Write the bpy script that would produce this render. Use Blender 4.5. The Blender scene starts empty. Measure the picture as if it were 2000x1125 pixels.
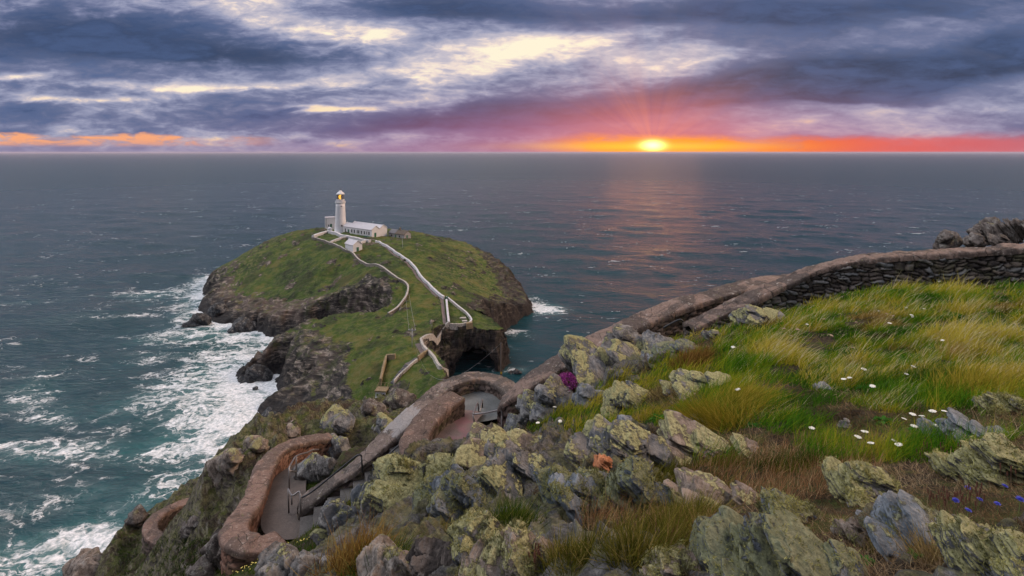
import bpy, bmesh, math, random
import numpy as np
from mathutils import Vector, Matrix
R = math.radians
rng = np.random.default_rng(7)
random.seed(7)
scene = bpy.context.scene
col = scene.collection

# ------------------------------------------------------------------ camera, exposure
EYE = 92.0                                   # metres above the sea
cd = bpy.data.cameras.new("camera"); cam = bpy.data.objects.new("camera", cd); col.objects.link(cam)
cam.location = (0, 0, EYE); cam.rotation_euler = (R(90), 0, 0)
cd.sensor_width = 36.0; cd.lens = 18.0       # focal length = half the picture width
cd.shift_y = -(562.5 - 297.0) / 2000.0       # level camera, horizon high in the frame
cd.clip_start = 0.1; cd.clip_end = 200000.0
scene.camera = cam
vs = scene.view_settings
vs.view_transform = 'Standard'; vs.look = 'None'; vs.gamma = 1.0; vs.exposure = 0.0; vs.use_curve_mapping = False
scene.cycles.use_denoising = True
scene.cycles.max_bounces = 6; scene.cycles.diffuse_bounces = 3; scene.cycles.transparent_max_bounces = 8
scene.cycles.caustics_reflective = False; scene.cycles.caustics_refractive = False

def at(u, v, D):
    """world point seen at photo position (u, v), D metres ahead"""
    return np.array([(u - 1000.0) / 1000.0 * D, D, EYE - (v - 297.0) / 1000.0 * D])
def atz(u, v, z):
    return at(u, v, (EYE - z) * 1000.0 / (v - 297.0))

# ------------------------------------------------------------------ node expression helper
class E:
    """a float socket with arithmetic"""
    def __init__(s, nt, sock): s.nt, s.k = nt, sock
    def _m(s, op, *a, clamp=False):
        n = s.nt.nodes.new('ShaderNodeMath'); n.operation = op; n.use_clamp = clamp
        for i, x in enumerate((s,) + a):
            if isinstance(x, E): s.nt.links.new(x.k, n.inputs[i])
            else: n.inputs[i].default_value = float(x)
        return E(s.nt, n.outputs[0])
    def __add__(s, o): return s._m('ADD', o)
    __radd__ = __add__
    def __sub__(s, o): return s._m('SUBTRACT', o)
    def __rsub__(s, o): return (s * -1.0) + o
    def __mul__(s, o): return s._m('MULTIPLY', o)
    __rmul__ = __mul__
    def __truediv__(s, o): return s._m('DIVIDE', o)
    def __pow__(s, o): return s._m('POWER', o)
    def mx(s, o): return s._m('MAXIMUM', o)
    def mn(s, o): return s._m('MINIMUM', o)
    def exp(s): return s._m('EXPONENT')
    def abs(s): return s._m('ABSOLUTE')
    def clamp(s): return s._m('ADD', 0.0, clamp=True)
    def ss(s, a, b, lo=0.0, hi=1.0):
        n = s.nt.nodes.new('ShaderNodeMapRange'); n.interpolation_type = 'SMOOTHSTEP'
        s.nt.links.new(s.k, n.inputs[0])
        for i, x in enumerate((a, b, lo, hi)): n.inputs[1 + i].default_value = x
        return E(s.nt, n.outputs[0])
class NT:
    """small wrapper that builds a node tree"""
    def __init__(s, nt): s.nt = nt
    def node(s, t, **kw):
        n = s.nt.nodes.new(t)
        for k, v in kw.items(): setattr(n, k, v)
        return n
    def link(s, a, b): s.nt.links.new(a.k if isinstance(a, E) else a, b)
    def val(s, sock): return E(s.nt, sock)
    def const(s, x):
        n = s.node('ShaderNodeValue'); n.outputs[0].default_value = x; return E(s.nt, n.outputs[0])
    def sep(s, vec):
        n = s.node('ShaderNodeSeparateXYZ'); s.link(vec, n.inputs[0]); return [E(s.nt, o) for o in n.outputs]
    def comb(s, x, y, z):
        n = s.node('ShaderNodeCombineXYZ')
        for i, q in enumerate((x, y, z)):
            if isinstance(q, E): s.link(q, n.inputs[i])
            else: n.inputs[i].default_value = q
        return n.outputs[0]
    def mapping(s, vec, scale=(1, 1, 1), rot=(0, 0, 0), loc=(0, 0, 0)):
        n = s.node('ShaderNodeMapping'); s.link(vec, n.inputs[0])
        n.inputs[1].default_value = loc; n.inputs[2].default_value = rot; n.inputs[3].default_value = scale
        return n.outputs[0]
    def noise(s, vec, scale=1.0, detail=4.0, rough=0.55, dist=0.0, color=False, lac=2.0, typ='FBM'):
        n = s.node('ShaderNodeTexNoise'); n.noise_type = typ
        if vec is not None: s.link(vec, n.inputs['Vector'])
        n.inputs['Scale'].default_value = scale; n.inputs['Detail'].default_value = detail
        n.inputs['Roughness'].default_value = rough; n.inputs['Distortion'].default_value = dist
        n.inputs['Lacunarity'].default_value = lac
        return n.outputs['Color'] if color else E(s.nt, n.outputs[0])
    def voronoi(s, vec, scale=1.0, feature='F1', rnd=1.0, out='Distance'):
        n = s.node('ShaderNodeTexVoronoi', feature=feature); s.link(vec, n.inputs['Vector'])
        n.inputs['Scale'].default_value = scale; n.inputs['Randomness'].default_value = rnd
        return E(s.nt, n.outputs[out]) if out == 'Distance' else n.outputs[out]
    def ramp(s, fac, stops, interp='LINEAR'):
        n = s.node('ShaderNodeValToRGB'); s.link(fac, n.inputs[0]); cr = n.color_ramp; cr.interpolation = interp
        while len(cr.elements) < len(stops): cr.elements.new(0.5)
        for e, (p, c) in zip(cr.elements, stops): e.position = p; e.color = (*c, 1.0)
        return n.outputs[0]
    def mix(s, fac, a, b, blend='MIX'):
        n = s.node('ShaderNodeMix', data_type='RGBA', blend_type=blend)
        for q, i in ((fac, 0), (a, 6), (b, 7)):
            if isinstance(q, E): s.link(q, n.inputs[i])
            elif isinstance(q, (tuple, list)): n.inputs[i].default_value = (*q, 1.0)
            elif isinstance(q, (int, float)): n.inputs[i].default_value = q
            else: s.link(q, n.inputs[i])
        return n.outputs[2]
    def attr(s, name):
        n = s.node('ShaderNodeAttribute'); n.attribute_name = name; return n
    def bump(s, height, strength=0.5, dist=0.1, normal=None):
        n = s.node('ShaderNodeBump'); s.link(height, n.inputs['Height'])
        n.inputs['Strength'].default_value = strength; n.inputs['Distance'].default_value = dist
        if normal is not None: s.link(normal, n.inputs['Normal'])
        return n.outputs[0]
def srgb(r, g, b):
    return tuple((x / 255 / 12.92) if x <= 10 else ((x / 255 + 0.055) / 1.055) ** 2.4 for x in (r, g, b))

# ------------------------------------------------------------------ sky
world = bpy.data.worlds.new("World"); scene.world = world; world.use_nodes = True
W = NT(world.node_tree); world.node_tree.nodes.clear()
SUN_U, SUN_V = 1275.0, 284.0
def build_sky():
    tc = W.node('ShaderNodeTexCoord'); d = tc.outputs['Generated']
    x, y, z = W.sep(d)
    # direction measured on the upright plane in front (tangent units), softened so that it goes on behind
    yy = y.mx(0.12)
    U = (x / yy) * 1000.0 + 1000.0
    V = 297.0 - (z / yy) * 1000.0
    zz = z.mx(0.0) + 0.16
    cp = W.comb(x / zz, y / zz, 0.0)
    n1 = W.noise(cp, 0.9, 7.0, 0.55, 0.2)
    pv = W.comb(U * (1 / 300.0), V * (1 / 72.0), 1.7)
    n2 = W.noise(pv, 1.0, 7.0, 0.56, 0.35)
    n3 = W.noise(W.comb(U * (1 / 330.0), V * (1 / 95.0), 9.2), 1.0, 4.0, 0.5, 0.2)
    n4 = W.noise(W.comb(U * (1 / 84.0), V * (1 / 24.0), 4.4), 1.0, 6.0, 0.58, 0.5)
    n5 = W.noise(W.comb(U * (1 / 36.0), V * (1 / 13.0), 6.1), 1.0, 5.0, 0.6, 0.6)
    # warp of the mass positions
    Uw = U + (n3 - 0.5) * 200.0 + (n2 - 0.5) * 90.0
    Vw = V + (n3 - 0.5) * 60.0 + (n4 - 0.5) * 22.0
    def blob(u, v, su, sv, k, w, edge=1.0):
        du = (Uw - u) * (1.0 / su)
        dv = (Vw - v - (Uw - u) * k) * (1.0 / sv)
        if edge != 1.0: dv = (dv * edge).mx(dv * -1.0)      # a firmer lower edge
        return ((du * du + dv * dv) * -1.0).exp() * (w * .80 if w > 0 else w)
    dens = (n5 - 0.5) * U.ss(900.0, 1700.0, 0.46, 0.26) + (n1 - 0.5) * 0.45 + (n2 - 0.5) * 1.25 + (n4 - 0.5) * U.ss(500.0, 1500.0, 0.95, 0.50) + U.ss(1150.0, 1700.0, 0.45, 0.55)
    for b in ((110, 75, 380, 75, 0.0, .74, 1.4), (500, 112, 290, 40, .03, .56, 1.5), (860, 22, 230, 42, .04, .70, 1.6),
              (1330, 35, 260, 26, -.02, .42), (1700, 5, 420, 34, -.03, .46), (1960, 60, 130, 22, -.05, .25),
              (1300, 208, 340, 40, -.07, .66, 2.2), (1760, 146, 430, 62, -.07, .90, 2.4), (1130, 225, 360, 30, -.08, .40, 2.0), (800, 250, 230, 24, -.1, .46, 2.2),
              (300, 228, 460, 30, .0, .20), (1640, 196, 150, 8, -.02, .3, 2.0),
              (520, 45, 110, 36, .25, -.48), (700, 62, 90, 30, .2, -.42), (1140, 76, 210, 15, -.06, -.34), (990, 98, 140, 18, -.05, -.28), (470, 168, 330, 9, .0, -.38),
              (30, 152, 90, 11, .0, -.60), (120, 200, 140, 7, .0, -.34), (655, 215, 120, 6, .0, -.52), (830, 135, 200, 20, -.1, -.36),
              (1350, 120, 420, 26, -.03, -.16), (1850, 62, 240, 14, -.08, -.18), (1900, 205, 240, 12, .0, -.12),
              (1100, 262, 500, 14, -.01, -.10)):
        dens = dens + blob(*b)
    front = W.val(y.k).ss(0.05, 0.35)
    colr = W.ramp(dens.clamp(), [(0.0, srgb(253, 243, 216)), (0.10, srgb(240, 222, 212)), (0.20, srgb(200, 193, 204)), (0.40, srgb(152, 156, 184)),
                                 (0.58, srgb(114, 122, 156)), (0.76, srgb(84, 98, 134)), (1.0, srgb(60, 76, 110))])
    vary = ((n4 - 0.5) * 1.5 + (n2 - 0.5) * 1.5 + (n5 - 0.5) * 0.6).ss(-0.45, 0.45, 0.70, 1.42)     # folds within the dark masses
    folds = W.mix(1.0, colr, W.comb(vary, vary, vary), 'MULTIPLY'); colr = W.mix(dens.ss(0.55, 0.95), colr, folds)
    # warm up the thin cloud towards the horizon
    low = V.ss(150.0, 280.0) * 0.8
    thin = dens.ss(0.05, 0.3, 1.0, 0.0)
    colr = W.mix(low * thin, colr, srgb(255, 215, 150))
    # clear strip above the sea: peach at the left, fire round the sun
    ragged = (n4 - 0.5) * 26.0 + (n2 - 0.5) * 22.0
    Vr = V + ragged
    strip_l = Vr.ss(262.0, 269.0) * V.ss(280.0, 289.0, 1.0, 0.0) * Uw.ss(350.0, 580.0, 1.0, 0.0)
    colr = W.mix(strip_l * (n4.ss(0.40, 0.56) * 0.75 + 0.2), colr, srgb(252, 172, 122))
    haze = V.ss(268.0, 294.0)
    colr = W.mix(haze * 0.6, colr, srgb(150, 135, 165))
    dU = (U - SUN_U)
    pink = ((dU * (1 / 520.0)) ** 2.0 * -1.0 - ((V - 285.0) * (1 / 72.0)) ** 2.0).exp()
    colr = W.mix(pink * 0.72, colr, srgb(190, 100, 140))
    pink2 = ((dU * (1 / 170.0)) ** 2.0 * -1.0 - ((V - 272.0) * (1 / 85.0)) ** 2.0).exp()
    colr = W.mix(pink2 * 0.62, colr, srgb(206, 100, 120))
    strip_r = (V + ragged * 0.9).ss(260.0, 280.0) * V.ss(296.0, 300.0, 1.0, 0.0) * (((U - 1330.0) * (1 / 560.0)) ** 4.0 * -1.0).exp() * U.ss(1010.0, 1200.0)
    far = ((dU * (1 / 300.0)) ** 2.0 * -1.0).exp()
    fire = W.mix(far, srgb(240, 88, 60), srgb(255, 150, 40))
    colr = W.mix(strip_r * (n4.ss(0.30, 0.60) * 0.30 + 0.68), colr, fire)
    redr = (V + ragged * 0.9).ss(250.0, 282.0) * U.ss(1500.0, 1800.0) * V.ss(296.0, 300.0, 1.0, 0.0)
    colr = W.mix(redr * 0.6, colr, srgb(226, 96, 92))
    ang = (dU / ((SUN_V + 6.0 - V).mx(1.0))) ; ang = ang._m('ARCTANGENT')
    rn = W.noise(W.comb(ang * 2.2, 0.3, 0.0), 1.6, 3.0, 0.6)
    rr = ((dU * dU + (V - SUN_V) * (V - SUN_V))._m('SQRT') * (-1 / 105.0)).exp()
    rays = rn.ss(0.30, 0.75) * rr * V.ss(SUN_V - 4.0, SUN_V - 22.0)
    colr = W.mix(rays * 0.42, colr, srgb(255, 150, 110))
    r2 = (dU * (1 / 210.0)) ** 2.0 + ((V - SUN_V - 2.0) * (1 / 8.5)) ** 2.0
    core = ((dU * (1 / 20.0)) ** 2.0 * -1.0 - ((V - SUN_V) * (1 / 9.0)) ** 2.0).exp()
    above = V.ss(298.0, 303.0, 1.0, 0.0)
    colr = W.mix((r2 * -1.0).exp() * 0.9, colr, (1.1, 0.56, 0.05))
    # what the picture does not show: pale cloud added overhead and behind as fill
    elev = W.val(z.k)
    colr = W.mix(elev.ss(0.27, 0.42) * 0.85, colr, (0.060, 0.085, 0.125))
    zen = elev.ss(0.60, 0.95)
    colr = W.mix(zen, colr, (0.56, 0.58, 0.68))
    back = W.mix(elev.ss(0.0, 0.6), (0.17, 0.18, 0.24), (0.56, 0.58, 0.68))
    colr = W.mix(front, back, colr)
    def fill_patch(az, el, r0, r1):  # bright patch added to the unseen sky to light and model the land
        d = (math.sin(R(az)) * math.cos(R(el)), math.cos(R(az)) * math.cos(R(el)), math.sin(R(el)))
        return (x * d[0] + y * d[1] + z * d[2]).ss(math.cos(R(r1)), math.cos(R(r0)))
    colr = W.mix(fill_patch(-82, 50, 6, 30), colr, (6.0, 5.8, 5.9))
    colr = W.mix(fill_patch(78, 30, 4, 22), colr, (13.0, 8.8, 5.8))
    colr = W.mix(elev.ss(-0.02, -0.001, 1.0, 0.0), colr, srgb(96, 92, 118))
    glow = W.mix(core * above * front, (0, 0, 0), (3.2, 2.1, 0.75))
    sky = W.node('ShaderNodeTexSky', sky_type='NISHITA', sun_disc=False, sun_elevation=R(SUN_EL), sun_rotation=R(SUN_AZ))
    bgs = W.node('ShaderNodeBackground'); W.link(sky.outputs[0], bgs.inputs[0]); bgs.inputs[1].default_value = 0.003
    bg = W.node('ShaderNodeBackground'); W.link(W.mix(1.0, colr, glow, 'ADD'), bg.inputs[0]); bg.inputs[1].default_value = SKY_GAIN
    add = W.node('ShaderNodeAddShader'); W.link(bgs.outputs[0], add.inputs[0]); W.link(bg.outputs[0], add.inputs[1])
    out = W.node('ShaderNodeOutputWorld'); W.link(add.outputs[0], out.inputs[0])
SUN_AZ, SUN_EL, SKY_GAIN = math.degrees(math.atan(0.275)), 3.0, 1.0
build_sky()
world.cycles.sampling_method = 'MANUAL'; world.cycles.sample_map_resolution = 1024
sl = bpy.data.lights.new("sun", 'SUN'); sl.energy = 0.014; sl.angle = R(10.0); sl.color = (1.0, 0.36, 0.12)
sun = bpy.data.objects.new("sun", sl); col.objects.link(sun)
sun.rotation_euler = Vector((-math.sin(R(SUN_AZ)) * math.cos(R(SUN_EL)), -math.cos(R(SUN_AZ)) * math.cos(R(SUN_EL)), -math.sin(R(SUN_EL)))).to_track_quat('-Z', 'Y').to_euler()

# ------------------------------------------------------------------ numpy noise
def _hash(ix, iy, iz, seed):
    h = (ix.astype(np.int64) * 374761393 + iy.astype(np.int64) * 668265263 + iz.astype(np.int64) * 2147483647 + seed * 1274126177) & 0xFFFFFFFF
    h = ((h ^ (h >> 13)) * 1274126177) & 0xFFFFFFFF
    h = ((h ^ (h >> 16)) * 2246822519) & 0xFFFFFFFF
    return ((h ^ (h >> 15)) & 0xFFFFFF) / float(0xFFFFFF)
def vn(p, seed=0):
    """value noise, about -1..1; p is (N,2) or (N,3)"""
    p = np.asarray(p, float)
    if p.shape[1] == 2: p = np.concatenate([p, np.zeros((len(p), 1)) + 0.37], 1)
    i = np.floor(p).astype(np.int64); f = p - i; f = f * f * f * (f * (f * 6 - 15) + 10)
    out = 0
    for dx in (0, 1):
        wx = f[:, 0] if dx else 1 - f[:, 0]
        for dy in (0, 1):
            wy = f[:, 1] if dy else 1 - f[:, 1]
            for dz in (0, 1):
                wz = f[:, 2] if dz else 1 - f[:, 2]
                out = out + wx * wy * wz * _hash(i[:, 0] + dx, i[:, 1] + dy, i[:, 2] + dz, seed)
    return out * 2 - 1
def fbm(p, seed=0, oct=4, gain=0.5, lac=2.03):
    p = np.asarray(p, float); a, s, t = 1.0, 0, 0
    for o in range(oct):
        s = s + a * vn(p, seed + o * 17); t += a; a *= gain; p = p * lac + 5.3
    return s / t
def ridged(p, seed=0, oct=4, gain=0.5):
    p = np.asarray(p, float); a, s, t = 1.0, 0, 0
    for o in range(oct):
        s = s + a * (1 - 2 * np.abs(vn(p, seed + o * 17))); t += a; a *= gain; p = p * 2.07 + 3.1
    return s / t
def sstep(a, b, x):
    t = np.clip((x - a) / (b - a), 0, 1); return t * t * (3 - 2 * t)
class TPS:
    """smooth height surface through scattered points"""
    def __init__(s, pts, lam=0.002):
        p = np.array(pts, float); s.c = p[:, :2].mean(0); s.sc = p[:, :2].std() + 1e-9
        s.q = (p[:, :2] - s.c) / s.sc; n = len(p)
        K = s._k(((s.q[:, None] - s.q[None]) ** 2).sum(-1)) + lam * np.eye(n)
        Pm = np.c_[np.ones(n), s.q]; A = np.zeros((n + 3, n + 3)); A[:n, :n] = K; A[:n, n:] = Pm; A[n:, :n] = Pm.T
        s.w = np.linalg.solve(A, np.r_[p[:, 2], 0, 0, 0])
    @staticmethod
    def _k(r2): return 0.5 * r2 * np.log(r2 + 1e-12)
    def __call__(s, x, y):
        x = np.asarray(x, float); sh = x.shape; q = (np.c_[x.ravel(), np.asarray(y, float).ravel()] - s.c) / s.sc
        out = np.empty(len(q))
        for i in range(0, len(q), 20000):
            b = q[i:i + 20000]; k = s._k(((b[:, None] - s.q[None]) ** 2).sum(-1))
            out[i:i + 20000] = k @ s.w[:-3] + s.w[-3] + b @ s.w[-2:]
        return out.reshape(sh)
def poly_sd(px, py, poly):
    """signed distance to a closed polygon, positive inside"""
    P = np.c_[px.ravel(), py.ravel()]; poly = np.asarray(poly, float); n = len(poly)
    dmin = np.full(len(P), 1e18); ins = np.zeros(len(P), bool)
    for i in range(n):
        a, b = poly[i], poly[(i + 1) % n]; e = b - a; w = P - a
        t = np.clip((w @ e) / (e @ e + 1e-12), 0, 1); q = w - t[:, None] * e
        dmin = np.minimum(dmin, (q * q).sum(1))
        c = ((a[1] <= P[:, 1]) & (P[:, 1] < b[1])) | ((b[1] <= P[:, 1]) & (P[:, 1] < a[1]))
        xi = a[0] + (P[:, 1] - a[1]) / (b[1] - a[1] + 1e-12) * (b[0] - a[0])
        ins ^= c & (P[:, 0] < xi)
    return (np.sqrt(dmin) * np.where(ins, 1, -1)).reshape(px.shape)
def line_d(px, py, line):
    """distance to an open polyline (xyz) and the height of the nearest point on it"""
    P = np.c_[px.ravel(), py.ravel()]; line = np.asarray(line, float)
    d = np.full(len(P), 1e18); zz = np.zeros(len(P))
    for a, b in zip(line[:-1], line[1:]):
        e = (b - a)[:2]; w = P - a[:2]; t = np.clip((w @ e) / (e @ e + 1e-12), 0, 1)
        r = ((w - t[:, None] * e) ** 2).sum(1); m = r < d
        d[m] = r[m]; zz[m] = (a[2] + t * (b[2] - a[2]))[m]
    return np.sqrt(d).reshape(px.shape), zz.reshape(px.shape)
def spline(pts, step):
    """Catmull-Rom through pts, resampled at about `step` metres"""
    p = np.asarray(pts, float); q = np.vstack([2 * p[0] - p[1], p, 2 * p[-1] - p[-2]]); out = []
    for i in range(1, len(q) - 2):
        L = np.linalg.norm(q[i + 1] - q[i]); n = max(2, int(L / step))
        t = np.linspace(0, 1, n, endpoint=False)[:, None]
        out.append(0.5 * (2 * q[i] + (q[i + 1] - q[i - 1]) * t + (2 * q[i - 1] - 5 * q[i] + 4 * q[i + 1] - q[i + 2]) * t ** 2 + (3 * q[i] - q[i - 1] - 3 * q[i + 1] + q[i + 2]) * t ** 3))
    return np.vstack(out + [p[-1:]])

# ------------------------------------------------------------------ mesh and object helpers
def mesh_np(name, verts, faces, mats=(), parent=None, smooth=True, colors=None, loc=None):
    """verts (N,3), faces (M,k) int array or list of such arrays"""
    me = bpy.data.meshes.new(name); verts = np.asarray(verts, np.float32)
    fl = [np.asarray(f, np.int32) for f in (faces if isinstance(faces, list) else [faces]) if len(f)]
    loops = np.concatenate([f.ravel() for f in fl]); tot = np.concatenate([np.full(len(f), f.shape[1], np.int32) for f in fl])
    me.vertices.add(len(verts)); me.vertices.foreach_set('co', verts.ravel())
    me.loops.add(len(loops)); me.loops.foreach_set('vertex_index', loops)
    me.polygons.add(len(tot)); me.polygons.foreach_set('loop_start', np.r_[0, np.cumsum(tot)[:-1]].astype(np.int32))
    me.polygons.foreach_set('use_smooth', np.full(len(tot), smooth))
    me.update(calc_edges=True)
    for k, (arr, typ) in (colors or {}).items():
        a = me.attributes.new(k, typ, 'POINT'); arr = np.asarray(arr, np.float32)
        if typ == 'FLOAT_COLOR':
            if arr.shape[1] == 3: arr = np.c_[arr, np.ones(len(arr), np.float32)]
            a.data.foreach_set('color', arr.astype(np.float32).ravel())
        else: a.data.foreach_set('value', arr.ravel())
    for m in (mats if isinstance(mats, (list, tuple)) else [mats]): me.materials.append(m)
    o = bpy.data.objects.new(name, me); col.objects.link(o)
    if parent is not None: o.parent = parent
    if loc is not None: o.location = loc
    return o
def grid_faces(nr, nc):
    i = np.arange(nr - 1)[:, None] * nc + np.arange(nc - 1)[None]
    return np.stack([i, i + 1, i + 1 + nc, i + nc], -1).reshape(-1, 4)
def tag(o, label=None, cat=None, group=None, kind=None):
    for k, v in (('label', label), ('category', cat), ('group', group), ('kind', kind)):
        if v: o[k] = v
    return o
def empty(name, loc=(0, 0, 0), rz=0.0):
    o = bpy.data.objects.new(name, None); col.objects.link(o); o.location = loc; o.rotation_euler = (0, 0, rz); o.empty_display_size = 0.2
    return o
class MB:
    """collects primitives into one mesh"""
    def __init__(s): s.bm = bmesh.new()
    def box(s, c, size, rz=0.0, bevel=0.0, taper=1.0):
        m = Matrix.Translation(c) @ Matrix.Rotation(rz, 4, 'Z')
        vs_ = [s.bm.verts.new(m @ Vector((sx * size[0] / 2 * (taper if sz > 0 else 1), sy * size[1] / 2 * (taper if sz > 0 else 1), sz * size[2] / 2))) for sz in (-1, 1) for sy in (-1, 1) for sx in (-1, 1)]
        for f in ((0, 2, 3, 1), (4, 5, 7, 6), (0, 1, 5, 4), (2, 6, 7, 3), (0, 4, 6, 2), (1, 3, 7, 5)): s.bm.faces.new([vs_[i] for i in f])
        return s
    def poly(s, pts):
        s.bm.faces.new([s.bm.verts.new(p) for p in pts]); return s
    def prism(s, pts, vec):
        a = [s.bm.verts.new(p) for p in pts]; b = [s.bm.verts.new(Vector(p) + Vector(vec)) for p in pts]; n = len(a)
        s.bm.faces.new(a[::-1]); s.bm.faces.new(b)
        for i in range(n): s.bm.faces.new((a[i], a[(i + 1) % n], b[(i + 1) % n], b[i]))
        return s
    def lathe(s, c, prof, n=24):
        rows = []
        for r, z in prof: rows.append([s.bm.verts.new((c[0] + r * math.cos(6.28318 * k / n), c[1] + r * math.sin(6.28318 * k / n), c[2] + z)) for k in range(n)])
        for a, b in zip(rows[:-1], rows[1:]):
            for k in range(n): s.bm.faces.new((a[k], a[(k + 1) % n], b[(k + 1) % n], b[k]))
        s.bm.faces.new(rows[0][::-1]); s.bm.faces.new(rows[-1]); return s
    def tube(s, pts, r, n=8, r1=None):
        pts = [Vector(p) for p in pts]; rows = []; up0 = None
        for i, p in enumerate(pts):
            t = (pts[min(i + 1, len(pts) - 1)] - pts[max(i - 1, 0)]).normalized()
            up = Vector((0, 0, 1)) if abs(t.z) < 0.95 else Vector((0, 1, 0))
            if up0 is not None and abs(t.dot(up0)) < 0.95: up = up0
            a = t.cross(up).normalized(); b = a.cross(t).normalized(); up0 = b
            rr = r if r1 is None else r + (r1 - r) * i / max(1, len(pts) - 1)
            rows.append([s.bm.verts.new(p + a * rr * math.cos(6.28318 * k / n) + b * rr * math.sin(6.28318 * k / n)) for k in range(n)])
        for x, y in zip(rows[:-1], rows[1:]):
            for k in range(n): s.bm.faces.new((x[k], x[(k + 1) % n], y[(k + 1) % n], y[k]))
        s.bm.faces.new(rows[0][::-1]); s.bm.faces.new(rows[-1]); return s
    def build(s, name, mat, parent=None, smooth=False, xf=None):
        if xf is not None: s.bm.transform(xf)
        bmesh.ops.recalc_face_normals(s.bm, faces=s.bm.faces)
        me = bpy.data.meshes.new(name); s.bm.to_mesh(me); s.bm.free()
        if smooth: me.polygons.foreach_set('use_smooth', np.ones(len(me.polygons), bool))
        for m in (mat if isinstance(mat, (list, tuple)) else [mat]): me.materials.append(m)
        o = bpy.data.objects.new(name, me); col.objects.link(o)
        if parent is not None: o.parent = parent
        return o
def material(name):
    m = bpy.data.materials.new(name); m.use_nodes = True; n = NT(m.node_tree); b = m.node_tree.nodes['Principled BSDF']
    return m, n, b
def plain(name, c, rough=0.7, metal=0.0, var=0.12, scale=2.0, bump=0.0, spec=0.5):
    m, n, b = material(name); tc = n.node('ShaderNodeTexCoord'); v = n.noise(tc.outputs['Object'], scale, 6.0, 0.6)
    lo = tuple(x * (1 - var) for x in c); hi = tuple(min(1, x * (1 + var)) for x in c)
    n.link(n.ramp(v, [(0.3, lo), (0.7, hi)]), b.inputs['Base Color'])
    b.inputs['Roughness'].default_value = rough; b.inputs['Metallic'].default_value = metal; b.inputs['Specular IOR Level'].default_value = spec
    if bump: n.link(n.bump(v, bump, 0.05), b.inputs['Normal'])
    return m

# ------------------------------------------------------------------ the island's shape
COAST = [(-214, 384), (-219, 372), (-206, 345), (-190, 318), (-182, 300), (-172, 286), (-160, 277), (-140, 267), (-120, 257), (-104, 256), (-88, 259), (-74, 254), (-64, 246), (-60, 238),
         (-66, 234), (-78, 236), (-92, 238), (-105, 236), (-110, 226), (-113, 214), (-109, 206), (-98, 211), (-92, 202), (-84, 192), (-90, 184), (-88, 176), (-82, 170), (-74, 160), (-62, 150), (-50, 142),
         (-34, 140), (-22, 150), (-18, 164), (-22, 180), (-30, 196), (-28, 208), (-18, 213), (-6, 214), (-1, 222), (-7, 236), (-8, 250), (-3, 262), (2, 276), (10, 288), (13, 302), (9, 318),
         (6, 340), (-8, 376), (-40, 412), (-90, 440), (-150, 442), (-195, 420)]
_tops = [(600, 448, 380, None), (540, 462, 380, None), (480, 495, 375, None), (440, 520, 375, None)]
TOP = [tuple(at(u, v, D)) for u, v, D, _ in _tops]
for u, v, z in ((507, 580, 10), (540, 560, 13), (589, 572, 14), (640, 520, 26), (560, 500, 25), (520, 530, 17), (609, 468, 33), (667, 487, 32.5), (731, 521, 31), (775, 547, 28), (797, 565, 25), (795, 582, 22.5), (757, 617, 19),
                (700, 560, 22), (650, 550, 18), (740, 475, 32.6), (800, 510, 29.5), (840, 555, 26), (868, 585, 23.5), (876, 635, 20), (830, 665, 19), (822, 680, 19), (840, 705, 19), (870, 735, 18.5),
                (920, 635, 17), (905, 615, 19), (900, 560, 19), (960, 570, 11), (620, 640, 16), (570, 660, 13), (700, 640, 18.5), (640, 690, 14), (700, 720, 15), (760, 700, 18),
                (650, 740, 9), (620, 780, 5), (720, 770, 12), (800, 740, 17), (740, 800, 9), (800, 620, 21), (780, 560, 27), (840, 610, 22)):
    TOP.append(tuple(atz(u, v, z)))
TOP += [(-125, 373, 33), (-95, 365, 33), (-96, 308, 33), (-150, 373, 33), (-120, 345, 33), (-80, 355, 32.5), (-110, 395, 33), (-60, 360, 31), (-48, 325, 27), (-22, 326, 17), (0, 313, 8), (-30, 360, 22), (-70, 400, 27),
        (-150, 410, 28), (-188, 395, 18), (10, 300, 4)]
_top = TPS(TOP, 0.004)
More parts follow.
